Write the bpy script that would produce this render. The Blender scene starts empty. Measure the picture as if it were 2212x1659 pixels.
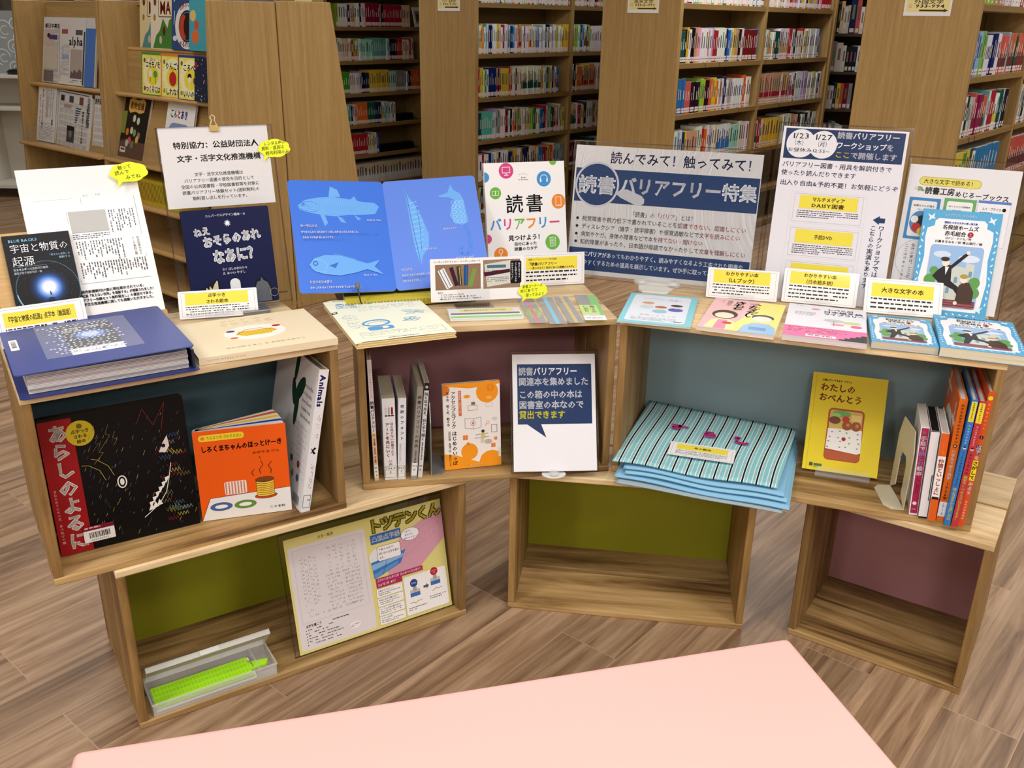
import bpy, bmesh, math, random
from mathutils import Matrix, Vector
random.seed(7)
S = bpy.context.scene
COL = S.collection

# ---------------------------------------------------------------- camera, world, exposure, ceiling light
PITCH, ROLL, FPX = 0.37723, 0.01693, 1988.0
cam_d = bpy.data.cameras.new('camera'); cam = bpy.data.objects.new('camera', cam_d); COL.objects.link(cam)
cam_d.sensor_fit = 'HORIZONTAL'; cam_d.sensor_width = 36.0; cam_d.lens = FPX / 2212 * 36.0
cam_d.clip_start = 0.05; cam_d.clip_end = 100
fw = Vector((0, math.cos(PITCH), -math.sin(PITCH))); rt = Vector((1, 0, 0)); up = rt.cross(fw)
r_ = rt * math.cos(ROLL) + up * math.sin(ROLL); u_ = -rt * math.sin(ROLL) + up * math.cos(ROLL)
cam.matrix_world = Matrix(((r_.x, u_.x, -fw.x, 0), (r_.y, u_.y, -fw.y, 0), (r_.z, u_.z, -fw.z, 1.3738), (0, 0, 0, 1)))
S.camera = cam
world = bpy.data.worlds.new('world'); S.world = world; world.use_nodes = True
world.node_tree.nodes['Background'].inputs[0].default_value = (1, 0.97, 0.92, 1)
world.node_tree.nodes['Background'].inputs[1].default_value = 0.15
S.view_settings.view_transform = 'Standard'; S.view_settings.look = 'None'
S.view_settings.exposure = 0.0; S.view_settings.gamma = 1.0; S.view_settings.use_curve_mapping = False
S.cycles.max_bounces = 8; S.cycles.diffuse_bounces = 4; S.cycles.glossy_bounces = 3
S.cycles.transparent_max_bounces = 16; S.cycles.transmission_bounces = 4
S.cycles.use_denoising = True
S.cycles.caustics_reflective = False; S.cycles.caustics_refractive = False
YAW_ROW = math.radians(50)      # direction in which the bookcase rows run
CEIL = 2.7
def ceiling_lamp(x, y, w, l, power):
    d = bpy.data.lights.new('ceiling_light', 'AREA'); d.shape = 'RECTANGLE'; d.size = w; d.size_y = l
    d.energy = power; d.color = (1.0, 0.982, 0.962)
    o = bpy.data.objects.new('ceiling_light', d); COL.objects.link(o)
    o.location = (x, y, CEIL - 0.05); o.rotation_euler = (0, 0, YAW_ROW)
LIGHTS = [(-2.2, 3.2, 20), (0.2, 3.6, 20), (2.4, 2.8, 20), (0.3, 0.5, 26), (-1.6, 0.4, 36), (2.0, 0.2, 36), (-0.1, -2.6, 75), (3.5, -1.5, 70), (-2.8, -2.4, 70), (1.6, 5.6, 34), (-2.6, 6.2, 34), (4.0, 5.0, 34)]  # the unseen lamps behind the camera are added to brighten the upright signs
for lx, ly, lp in LIGHTS:
    ceiling_lamp(lx, ly, 1.25, 0.5, lp)

# ---------------------------------------------------------------- helpers
def lin(c):
    out = []
    for v in c[:3]:
        v /= 255.0
        out.append(v / 12.92 if v <= 0.04045 else ((v + 0.055) / 1.055) ** 2.4)
    return (*out, 1.0)

class MB:
    """collects faces with a colour and a material slot; builds ONE mesh object"""
    def __init__(s): s.v = []; s.f = []; s.c = []; s.m = []; s.sm = []
    def add(s, vs, fs, col=(200, 200, 200), mat=0, M=None, smooth=False):
        o = len(s.v)
        s.v += [tuple(M @ Vector(p)) for p in vs] if M is not None else [tuple(p) for p in vs]
        for f in fs:
            s.f.append([i + o for i in f]); s.c.append(col); s.m.append(mat); s.sm.append(smooth)
    def box(s, x0, y0, z0, x1, y1, z1, col=(200, 200, 200), mat=0, M=None):
        v = [(x0, y0, z0), (x1, y0, z0), (x1, y1, z0), (x0, y1, z0), (x0, y0, z1), (x1, y0, z1), (x1, y1, z1), (x0, y1, z1)]
        s.add(v, [(0, 3, 2, 1), (4, 5, 6, 7), (0, 1, 5, 4), (1, 2, 6, 5), (2, 3, 7, 6), (3, 0, 4, 7)], col, mat, M)
    def prism(s, pts, d0, d1, col=(200, 200, 200), mat=0, M=None, axes='xyz', smooth=False):
        """closed outline pts (2D) swept from d0 to d1; axes says where u, v and the sweep go"""
        n = len(pts); vs = []
        for d in (d0, d1):
            for a, b in pts:
                q = {axes[0]: a, axes[1]: b, axes[2]: d}; vs.append((q['x'], q['y'], q['z']))
        s.add(vs, [tuple(range(n))[::-1], tuple(range(n, 2 * n))], col, mat, M)
        s.add(vs, [(i, (i + 1) % n, n + (i + 1) % n, n + i) for i in range(n)], col, mat, M, smooth)
    def tube(s, path, r, n=8, col=(200, 200, 200), mat=0, M=None, caps=True):
        P = [Vector(p) for p in path]; vs = []; fs = []
        for i, p in enumerate(P):
            t = (P[min(i + 1, len(P) - 1)] - P[max(i - 1, 0)]).normalized()
            a = t.orthogonal().normalized() if i == 0 else (a - t * a.dot(t)).normalized()
            b = t.cross(a)
            for k in range(n):
                w = 2 * math.pi * k / n; vs.append(p + (a * math.cos(w) + b * math.sin(w)) * r)
        for i in range(len(P) - 1):
            for k in range(n): fs.append((i * n + k, i * n + (k + 1) % n, (i + 1) * n + (k + 1) % n, (i + 1) * n + k))
        s.add(vs, fs, col, mat, M, True)
        if caps: s.add(vs, [tuple(range(n))[::-1], tuple(range((len(P) - 1) * n, len(P) * n))], col, mat, M)
    def lathe(s, prof, n=24, col=(200, 200, 200), mat=0, M=None, sx=1, sy=1):
        vs = []; fs = []
        for r, z in prof:
            for k in range(n):
                w = 2 * math.pi * k / n; vs.append((r * math.cos(w) * sx, r * math.sin(w) * sy, z))
        for i in range(len(prof) - 1):
            for k in range(n): fs.append((i * n + k, i * n + (k + 1) % n, (i + 1) * n + (k + 1) % n, (i + 1) * n + k))
        s.add(vs, fs, col, mat, M, True)
        s.add(vs, [tuple(range(n))[::-1], tuple(range((len(prof) - 1) * n, len(prof) * n))], col, mat, M)
    def build(s, name, mats, parent=None, bevel=0, M=None, seg=2):
        me = bpy.data.meshes.new(name)
        me.from_pydata([tuple(p) for p in s.v], [], s.f)
        for m in (mats if isinstance(mats, (list, tuple)) else [mats]): me.materials.append(m)
        me.polygons.foreach_set('material_index', s.m)
        me.polygons.foreach_set('use_smooth', s.sm)
        at = me.color_attributes.new('Col', 'FLOAT_COLOR', 'CORNER')
        buf = []
        cache = {}
        for p, c in zip(me.polygons, s.c):
            if c not in cache: cache[c] = lin(c)
            buf += list(cache[c]) * p.loop_total
        at.data.foreach_set('color', buf)
        me.update()
        if bevel:
            bm = bmesh.new(); bm.from_mesh(me); bmesh.ops.remove_doubles(bm, verts=bm.verts, dist=1e-6)
            bmesh.ops.recalc_face_normals(bm, faces=bm.faces)
            bmesh.ops.bevel(bm, geom=[e for e in bm.edges if e.is_manifold and e.calc_face_angle(0) > 0.6], offset=bevel, segments=seg, affect='EDGES', profile=0.5)
            bm.to_mesh(me); bm.free()
        o = bpy.data.objects.new(name, me); COL.objects.link(o)
        if parent is not None: o.parent = parent
        if M is not None: o.matrix_world = M
        return o

def tag(o, label, cat, group=None, kind=None):
    if label: o['label'] = label
    if cat: o['category'] = cat
    if group: o['group'] = group
    if kind: o['kind'] = kind
    return o
def thing(name, label, cat, M=None, group=None):
    o = bpy.data.objects.new(name, None); COL.objects.link(o); o.empty_display_size = 0.05
    if M is not None: o.matrix_world = M
    return tag(o, label, cat, group)
def fr(x, y, z, yaw):
    return Matrix.Translation((x, y, z)) @ Matrix.Rotation(yaw, 4, 'Z')
def sheet_frame(x, y, z, yaw, tilt, roll=0.0):
    """lower left corner; local x along the sheet, y up the sheet, z out of its face"""
    er = Vector((math.cos(yaw), math.sin(yaw), 0)); nb = Vector((-math.sin(yaw), math.cos(yaw), 0))
    eu = math.cos(tilt) * Vector((0, 0, 1)) + math.sin(tilt) * nb; n = er.cross(eu)
    M = Matrix(((er.x, eu.x, n.x, x), (er.y, eu.y, n.y, y), (er.z, eu.z, n.z, z), (0, 0, 0, 1)))
    return M @ Matrix.Rotation(roll, 4, 'Z') if roll else M

# ---------------------------------------------------------------- materials
def new_mat(name):
    m = bpy.data.materials.new(name); m.use_nodes = True
    return m, m.node_tree, m.node_tree.nodes['Principled BSDF']
def attr_mat(name, rough, spec=0.5, coat=0.0, metal=0.0):
    m, nt, b = new_mat(name)
    a = nt.nodes.new('ShaderNodeAttribute'); a.attribute_name = 'Col'
    nt.links.new(a.outputs['Color'], b.inputs['Base Color'])
    b.inputs['Roughness'].default_value = rough; b.inputs['Specular IOR Level'].default_value = spec
    b.inputs['Coat Weight'].default_value = coat; b.inputs['Coat Roughness'].default_value = 0.06; b.inputs['Metallic'].default_value = metal
    return m
PAPER = attr_mat('printed_paper', 0.6, 0.15)
COVER = attr_mat('book_cover', 0.38, 0.2)
LAM = attr_mat('laminated_sheet', 0.32, 0.22, coat=0.12)
PLASTIC = attr_mat('plastic', 0.3, 0.5)
METAL = attr_mat('painted_metal', 0.35, 0.5, metal=0.7)
MATTE = attr_mat('matte', 0.75, 0.2)

def ramp(nt, stops):
    n = nt.nodes.new('ShaderNodeValToRGB'); e = n.color_ramp.elements
    while len(e) < len(stops): e.new(0.5)
    for el, (p, c) in zip(e, stops): el.position = p; el.color = lin(c)
    return n
def wood(name, axis, stops, fine=16.0, long=1.3, rough=0.5, bump=0.04, dist=0.6, rand=True):
    m, nt, b = new_mat(name); L = nt.links.new
    tc = nt.nodes.new('ShaderNodeTexCoord'); mp = nt.nodes.new('ShaderNodeMapping')
    L(tc.outputs['Object'], mp.inputs['Vector'])
    sc = [fine, fine, fine]; sc['xyz'.index(axis)] = long; mp.inputs['Scale'].default_value = sc
    if rand:
        oi = nt.nodes.new('ShaderNodeObjectInfo'); ml = nt.nodes.new('ShaderNodeMath'); ml.operation = 'MULTIPLY'; ml.inputs[1].default_value = 37.0
        L(oi.outputs['Random'], ml.inputs[0]); cb = nt.nodes.new('ShaderNodeCombineXYZ')
        for k in range(3): L(ml.outputs[0], cb.inputs[k])
        L(cb.outputs[0], mp.inputs['Location'])
    n1 = nt.nodes.new('ShaderNodeTexNoise'); n1.inputs['Scale'].default_value = 1.0; n1.inputs['Detail'].default_value = 6; n1.inputs['Roughness'].default_value = 0.62; n1.inputs['Distortion'].default_value = dist
    L(mp.outputs[0], n1.inputs['Vector'])
    rp = ramp(nt, stops); L(n1.outputs['Fac'], rp.inputs['Fac'])
    out = rp.outputs['Color']
    n2 = nt.nodes.new('ShaderNodeTexNoise'); n2.inputs['Scale'].default_value = 9.0; n2.inputs['Detail'].default_value = 3
    L(mp.outputs[0], n2.inputs['Vector'])
    mx = nt.nodes.new('ShaderNodeMixRGB'); mx.blend_type = 'MULTIPLY'; mx.inputs['Fac'].default_value = 0.35
    r2 = ramp(nt, [(0.3, (190, 180, 165)), (0.65, (255, 255, 255))]); L(n2.outputs['Fac'], r2.inputs['Fac'])
    L(out, mx.inputs[1]); L(r2.outputs['Color'], mx.inputs[2]); out = mx.outputs[0]
    if rand:
        hs = nt.nodes.new('ShaderNodeHueSaturation'); mr = nt.nodes.new('ShaderNodeMapRange'); mr.inputs['To Min'].default_value = 0.85; mr.inputs['To Max'].default_value = 1.18
        L(oi.outputs['Random'], mr.inputs['Value']); L(mr.outputs[0], hs.inputs['Value']); L(out, hs.inputs['Color']); out = hs.outputs[0]
    L(out, b.inputs['Base Color'])
    bp = nt.nodes.new('ShaderNodeBump'); bp.inputs['Strength'].default_value = bump; bp.inputs['Distance'].default_value = 0.002
    L(n1.outputs['Fac'], bp.inputs['Height']); L(bp.outputs[0], b.inputs['Normal'])
    b.inputs['Roughness'].default_value = rough; b.inputs['Specular IOR Level'].default_value = 0.35
    return m
CR = [(0.31, (70, 48, 26)), (0.40, (124, 94, 56)), (0.49, (164, 132, 84)), (0.62, (188, 156, 106)), (0.76, (150, 116, 70))]
CRL = [(0.28, (150, 118, 78)), (0.42, (205, 176, 130)), (0.55, (224, 200, 158)), (0.75, (196, 164, 116))]
WOOD_X = wood('crate_wood_along_x', 'x', CR)
WOOD_XL = wood('crate_wood_pale', 'x', CRL)
WOOD_Z = wood('crate_wood_upright', 'z', [(0.3, (94, 68, 36)), (0.45, (142, 110, 64)), (0.62, (168, 134, 84)), (0.8, (134, 102, 58))])
BE = [(0.25, (164, 132, 80)), (0.5, (178, 146, 92)), (0.75, (190, 160, 106))]
BEECH_Z = wood('beech_laminate_upright', 'z', BE, fine=55, long=1.6, bump=0.0, dist=0.2, rand=False, rough=0.45)
BEECH_X = wood('beech_laminate_along', 'x', BE, fine=55, long=1.6, bump=0.0, dist=0.2, rand=False, rough=0.45)
SHELFW = wood('shelf_board', 'x', [(0.25, (140, 112, 66)), (0.75, (160, 130, 80))], fine=40, long=1.5, bump=0, dist=0.2, rand=False)
LIPW = wood('varnished_lip', 'x', [(0.25, (196, 158, 98)), (0.75, (216, 178, 118))], fine=40, long=1.5, bump=0, dist=0.2, rand=False, rough=0.35)

def glass_mat(name, tint=(0.93, 0.94, 0.95), refl=0.9, rough=0.03):
    m = bpy.data.materials.new(name); m.use_nodes = True; nt = m.node_tree; nt.nodes.clear()
    o = nt.nodes.new('ShaderNodeOutputMaterial'); t = nt.nodes.new('ShaderNodeBsdfTransparent'); g = nt.nodes.new('ShaderNodeBsdfGlossy')
    t.inputs['Color'].default_value = (*tint, 1); g.inputs['Roughness'].default_value = rough; g.inputs['Color'].default_value = (refl, refl, refl, 1)
    fz = nt.nodes.new('ShaderNodeLayerWeight'); pw = nt.nodes.new('ShaderNodeMath'); pw.operation = 'POWER'; pw.inputs[1].default_value = 4.0
    ma = nt.nodes.new('ShaderNodeMath'); ma.operation = 'MULTIPLY_ADD'; ma.inputs[1].default_value = 0.45; ma.inputs[2].default_value = 0.018; mx = nt.nodes.new('ShaderNodeMixShader')
    nt.links.new(fz.outputs['Facing'], pw.inputs[0]); nt.links.new(pw.outputs[0], ma.inputs[0]); nt.links.new(ma.outputs[0], mx.inputs[0]); nt.links.new(t.outputs[0], mx.inputs[1]); nt.links.new(g.outputs[0], mx.inputs[2]); nt.links.new(mx.outputs[0], o.inputs[0])
    return m
ACRYL = glass_mat('clear_acrylic', (0.985, 0.985, 0.987))
ACRYL_EDGE = glass_mat('acrylic_edge', (0.72, 0.72, 0.75), rough=0.15)
def frosted(name, col, alpha):
    m, nt, b = new_mat(name); b.inputs['Base Color'].default_value = lin(col); b.inputs['Roughness'].default_value = 0.3; b.inputs['Alpha'].default_value = alpha
    return m
FROST = frosted('frosted_plastic', (235, 235, 232), 0.30)
FILM = frosted('clear_film', (235, 238, 245), 0.10)

# ---------------------------------------------------------------- lettering and flat art
FONT = bpy.data.fonts.load('<builtin>') if '<builtin>' in [f.filepath for f in bpy.data.fonts] else None
_G = {}
def outline(ch, b):
    c = bpy.data.curves.new('glyph', 'FONT'); c.body = ch; c.size = 1.0; c.resolution_u = 1; c.offset = b; c.dimensions = '2D'; c.fill_mode = 'FRONT'
    o = bpy.data.objects.new('glyph', c); COL.objects.link(o)
    dg = bpy.context.evaluated_depsgraph_get(); ev = o.evaluated_get(dg); m = ev.to_mesh()
    vs = [(v.co.x, v.co.y) for v in m.vertices]; fs = [tuple(p.vertices) for p in m.polygons]
    ev.to_mesh_clear(); bpy.data.objects.remove(o); bpy.data.curves.remove(c)
    return vs, fs
def glyph(ch, b):
    """strokes of one character at weight b: plain outlines grow, dense characters are doubled a hair apart"""
    k = (ch, b)
    if k in _G: return _G[k]
    dense = 0x3400 < ord(ch) < 0xA000; most = 0.0 if dense else 0.010 if 0x3040 < ord(ch) < 0x30A0 else 0.026; grow = min(b, most); sh = (b - grow) * 0.75
    if (ch, 'o', grow) not in _G: _G[(ch, 'o', grow)] = outline(ch, grow)
    v0, f0 = _G[(ch, 'o', grow)]; vs, fs = [], []
    for dx, dy in (((sh, sh), (-sh, sh), (sh, -sh), (-sh, -sh), (0, 0))[:5 if sh > 0.025 else 4] if sh > 0.002 else ((0, 0),)):
        o = len(vs); vs += [(x + dx, y + dy) for x, y in v0]; fs += [tuple(i + o for i in f) for f in f0]
    wide = ord(ch) > 0x2E7F or ch in '「」『』、。・（）ー！？'
    adv = 1.0 if wide else ((max(v[0] for v in vs) + 0.07) if vs else 0.3)
    _G[k] = (vs, fs, adv); return _G[k]

class Art:
    """flat print in millimetres, origin at the top left corner, y downwards; every mark a hair above the one before"""
    STEP = 0.015
    def __init__(s, w, h): s.w = w; s.h = h; s.el = []; s.lv = 1.0
    def _n(s): s.lv += 1; return s.lv * s.STEP
    def poly(s, pts, c):
        s.el.append((pts, [tuple(range(len(pts)))], c, s._n()))
    def rect(s, x, y, w, h, c): s.poly([(x, y), (x, y + h), (x + w, y + h), (x + w, y)], c)
    def frame(s, x, y, w, h, t, c):
        z = s._n()
        for a in ((x, y, w, t), (x, y + h - t, w, t), (x, y + t, t, h - 2 * t), (x + w - t, y + t, t, h - 2 * t)):
            s.el.append(([(a[0], a[1]), (a[0], a[1] + a[3]), (a[0] + a[2], a[1] + a[3]), (a[0] + a[2], a[1])], [(0, 1, 2, 3)], c, z))
    def circ(s, x, y, r, c, ry=None, n=28, a0=0, a1=360, rot=0):
        ry = ry or r; k = math.radians(rot); pts = []
        for i in range(n + (a1 - a0 < 360)):
            w = math.radians(a0 + (a1 - a0) * i / n); p, q = r * math.cos(w), ry * math.sin(w)
            pts.append((x + p * math.cos(k) - q * math.sin(k), y + p * math.sin(k) + q * math.cos(k)))
        s.poly(pts[::-1], c)
    def ring(s, x, y, r, t, c, ry=None, n=32, a0=0, a1=360):
        ry = ry or r; vs = []; m = n if a1 - a0 >= 360 else n + 1
        for i in range(m):
            w = math.radians(a0 + (a1 - a0) * i / n); vs += [(x + r * math.cos(w), y + ry * math.sin(w)), (x + (r - t) * math.cos(w), y + (ry - t) * math.sin(w))]
        fs = [(2 * i, 2 * i + 1, 2 * ((i + 1) % m) + 1, 2 * ((i + 1) % m)) for i in range(n)]
        s.el.append((vs, fs, c, s._n()))
    def rrect(s, x, y, w, h, r, c):
        pts = []
        for cx, cy, a in ((x + w - r, y + r, -90), (x + w - r, y + h - r, 0), (x + r, y + h - r, 90), (x + r, y + r, 180)):
            for i in range(7):
                t = math.radians(a + 15 * i); pts.append((cx + r * math.cos(t), cy + r * math.sin(t)))
        s.poly(pts[::-1], c)
    def line(s, pts, t, c, closed=False):
        z = s._n(); P = list(pts) + ([pts[0]] if closed else [])
        vs = []; fs = []
        for (x0, y0), (x1, y1) in zip(P, P[1:]):
            d = math.hypot(x1 - x0, y1 - y0) or 1; nx, ny = -(y1 - y0) / d * t / 2, (x1 - x0) / d * t / 2; k = len(vs)
            vs += [(x0 + nx, y0 + ny), (x1 + nx, y1 + ny), (x1 - nx, y1 - ny), (x0 - nx, y0 - ny)]; fs.append((k, k + 1, k + 2, k + 3))
        s.el.append((vs, fs, c, z))
    def text(s, t, x, y, h, c, w=None, b=0.0, rot=0.0, sx=1.0, it=0.0):
        """x, y: left end and vertical middle of the line; h: em size; w: fitted length; c: one colour, or a list per character"""
        z = s._n(); tot = sum(glyph(q, b)[2] for q in t); k = (w / (tot * h)) if w else sx
        cr, sr = math.cos(rot), math.sin(rot); px = 0.0
        for i, q in enumerate(t):
            vs, fs, adv = glyph(q, b)
            if fs:
                V = []
                for gx, gy in vs:
                    a, d = (px + gx + it * gy) * h * k, -(gy - 0.37) * h
                    V.append((x + a * cr - d * sr, y + a * sr + d * cr))
                s.el.append((V, fs, c[i] if isinstance(c, list) else c, z))
            px += adv
    def vtext(s, t, x, y, h, c, l=None, b=0.0, sx=1.0, lean=0.0):
        """vertical line; x: middle; y: top; l: fitted length"""
        z = s._n(); st = (l / len(t)) if l else h
        for i, q in enumerate(t):
            vs, fs, adv = glyph(q, b); cy = y + st * (i + 0.5)
            V = []
            for gx, gy in vs:
                if q in 'ー（）－―': a, d = (0.37 - gy) * h * sx, (gx - 0.5) * h
                elif q in '、。': a, d = (gx + 0.1) * h * sx, -(gy + 0.25) * h
                else: a, d = (gx - adv / 2) * h * sx, -(gy - 0.37) * h
                V.append((x + a + lean * i, cy + d))
            if fs: s.el.append((V, fs, c[i] if isinstance(c, list) else c, z))
    def greek(s, x, y, w, n, lh, c, fill=0.85, vert=False, seed=1, size=0.55):
        """illegible small print: rows of short dashes"""
        R = random.Random(seed); z = s._n(); vs = []; fs = []
        for i in range(n):
            q = 0.0; L = w if i < n - 1 else w * R.uniform(0.45, 0.95)
            while q < L:
                d = lh * R.uniform(0.35, 1.5)
                if R.random() < fill:
                    e = min(d * 0.9, L - q); k = len(vs); hh = lh * size * R.uniform(0.75, 1)
                    a = [(q, i * lh), (q, i * lh + hh), (q + e, i * lh + hh), (q + e, i * lh)]
                    vs += [(x + (p[1] if vert else p[0]), y + (p[0] if vert else p[1])) for p in a]; fs.append((k, k + 1, k + 2, k + 3))
                q += d + lh * 0.18
        s.el.append((vs, fs, c, z))
    def braille(s, x, y, w, n, cell, c, seed=1, rows=3):
        R = random.Random(seed); z = s._n(); vs = []; fs = []
        for i in range(n):
            q = 0.0
            while q < w:
                if R.random() < 0.87:
                    for a in range(2):
                        for b_ in range(rows):
                            if R.random() < 0.48:
                                X, Y, r = x + q + a * cell * 0.4, y + i * cell * 2.2 + b_ * cell * 0.4, cell * 0.13; k = len(vs)
                                vs += [(X - r, Y - r), (X - r, Y + r), (X + r, Y + r), (X + r, Y - r)]; fs.append((k, k + 1, k + 2, k + 3))
                q += cell
        s.el.append((vs, fs, c, z))
    def rescale(s, W, H):
        kx, ky = W / s.w, H / s.h; s.el = [([(p[0] * kx, p[1] * ky) for p in e[0]], *e[1:]) for e in s.el]; s.w, s.h = W, H; return s
    def onto(s, mb, M=None, mat=0, bend=None):
        """M takes (x, y up, out) in metres to the mesh's space"""
        for vs, fs, c, z in s.el:
            P = [(p[0] / 1000, (s.h - p[1]) / 1000, z / 1000) for p in vs]
            if bend: P = [(a, b, q + bend(a, b)) for a, b, q in P]
            mb.add(P, fs, c, mat, M)
TOFRONT = Matrix(((1, 0, 0, 0), (0, 0, -1, 0), (0, 1, 0, 0), (0, 0, 0, 1)))   # sheet axes (x, up, out) -> (x, -out, up)

WHITE = (238, 238, 240); NAVY = (18, 50, 96); DNAVY = (22, 36, 84); BLACK = (14, 14, 16); YEL = (238, 222, 70); BRN = (92, 62, 28); DRED = (140, 24, 30)

def paper(name, label, cat, M, art, base=WHITE, t=0.0006, mat=None, corner=0, group=None, bend=None, seg=1):
    """a flat sheet with its print, one mesh"""
    w, h = art.w / 1000, art.h / 1000; mb = MB()
    if bend:
        n = 40; vs = []; fs = []
        for i in range(n + 1):
            for a in (0, w): y = h * i / n; vs.append((a, y, bend(a, y)))
        for i in range(n): fs.append((2 * i, 2 * i + 1, 2 * i + 3, 2 * i + 2))
        mb.add(vs, fs, base, 0, smooth=True)
        mb.add([(a, b, c - t) for a, b, c in vs], [f[::-1] for f in fs], base, 0, smooth=True)
    elif corner:
        k = Art(art.w, art.h); k.rrect(0, 0, art.w, art.h, corner, base)
        mb.prism([(p[0] / 1000, (art.h - p[1]) / 1000) for p in k.el[0][0]], -t, 0, base)
    else: mb.box(0, 0, -t, w, h, 0, base)
    art.onto(mb, bend=bend)
    return tag(mb.build(name, mat or PAPER, M=M), label, cat, group)

def book(name, label, cat, M, W, H, T, art, cover, pages=(226, 218, 200), spine='l', hard=False, mat=None, group=None, spine_art=None, rnd=0):
    """closed book, front cover at z = 0 facing +z, spine along one side"""
    root = thing(name, label, cat, M, group)
    k = 0.0022 if hard else 0.0006; ov = 0.003 if hard else 0.0003
    mb = MB()
    if rnd:
        q = Art(W * 1000, H * 1000); q.rrect(0, 0, W * 1000, H * 1000, rnd, cover); out = [(p[0] / 1000, H - p[1] / 1000) for p in q.el[0][0]]
        mb.prism(out, -k, 0, cover); mb.prism(out, -T, -T + k, cover)
    else:
        mb.box(0, 0, -k, W, H, 0, cover); mb.box(0, 0, -T, W, H, -T + k, cover)
    if spine == 'l': mb.box(0, 0, -T + k, k, H, -k, cover)
    elif spine == 'r': mb.box(W - k, 0, -T + k, W, H, -k, cover)
    elif spine == 'b': mb.box(0, 0, -T + k, W, k, -k, cover)
    if art: art.onto(mb)
    if spine_art and spine == 'b': spine_art.onto(mb, Matrix.Translation((0, 0, -T)) @ TOFRONT @ Matrix.Identity(4))
    mb.build('cover', mat or COVER, root)
    pb = MB(); a = (k if spine == 'l' else ov, W - (k if spine == 'r' else ov))
    if rnd:
        q = Art(W * 1000, H * 1000); q.rrect(0, 0, W * 1000, H * 1000, rnd, cover); pb.prism([(p[0] / 1000, H - p[1] / 1000) for p in q.el[0][0]], -T + k, -k, pages)
    else: pb.box(a[0], (k if spine == 'b' else ov), -T + k, a[1], H - ov, -k, pages)
    pb.build('page_block', PAGES, root)
    return root
def pages_mat():
    m, nt, b = new_mat('page_edges'); L = nt.links.new
    a = nt.nodes.new('ShaderNodeAttribute'); a.attribute_name = 'Col'; tc = nt.nodes.new('ShaderNodeTexCoord'); w = nt.nodes.new('ShaderNodeTexNoise')
    mp = nt.nodes.new('ShaderNodeMapping'); mp.inputs['Scale'].default_value = (3, 3, 900); L(tc.outputs['Object'], mp.inputs[0]); L(mp.outputs[0], w.inputs['Vector']); w.inputs['Scale'].default_value = 1
    r = ramp(nt, [(0.3, (205, 202, 196)), (0.7, (255, 255, 255))]); L(w.outputs['Fac'], r.inputs[0])
    mx = nt.nodes.new('ShaderNodeMixRGB'); mx.blend_type = 'MULTIPLY'; mx.inputs[0].default_value = 0.6; L(a.outputs['Color'], mx.inputs[1]); L(r.outputs[0], mx.inputs[2]); L(mx.outputs[0], b.inputs['Base Color'])
    b.inputs['Roughness'].default_value = 0.8; b.inputs['Specular IOR Level'].default_value = 0.1
    return m
PAGES = pages_mat()

def spine_book(name, label, M, T, H, D, col, art=None, pages=(225, 215, 195), hard=False, mat=None, cat='book', group=None, top=None, side_art=None, long_art=None):
    """upright book seen from its spine: x thickness, y depth, z height"""
    root = thing(name, label, cat, M, group); k = 0.002 if hard else 0.0008; ov = 0.003 if hard else 0.0004
    mb = MB(); mb.box(0, 0, 0, k, D, H, col); mb.box(T - k, 0, 0, T, D, H, col); mb.box(k, 0, 0, T - k, k, H, col)
    if top: mb.box(k, k, H - 0.001, T - k, D, H, top)
    if art: art.onto(mb, TOFRONT)
    if side_art: side_art.onto(mb, Matrix(((0, 0, -1, 0), (-1, 0, 0, D), (0, 1, 0, 0), (0, 0, 0, 1))))
    if long_art: long_art.onto(mb, Matrix(((0, 1, 0, 0), (0, 0, -1, 0), (-1, 0, 0, H), (0, 0, 0, 1))))
    mb.build('cover', mat or COVER, root)
    pb = MB(); pb.box(k, k, ov, T - k, D - ov, H - max(ov, 0.0012), pages); pb.build('page_block', PAGES, root)
    return root
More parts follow.
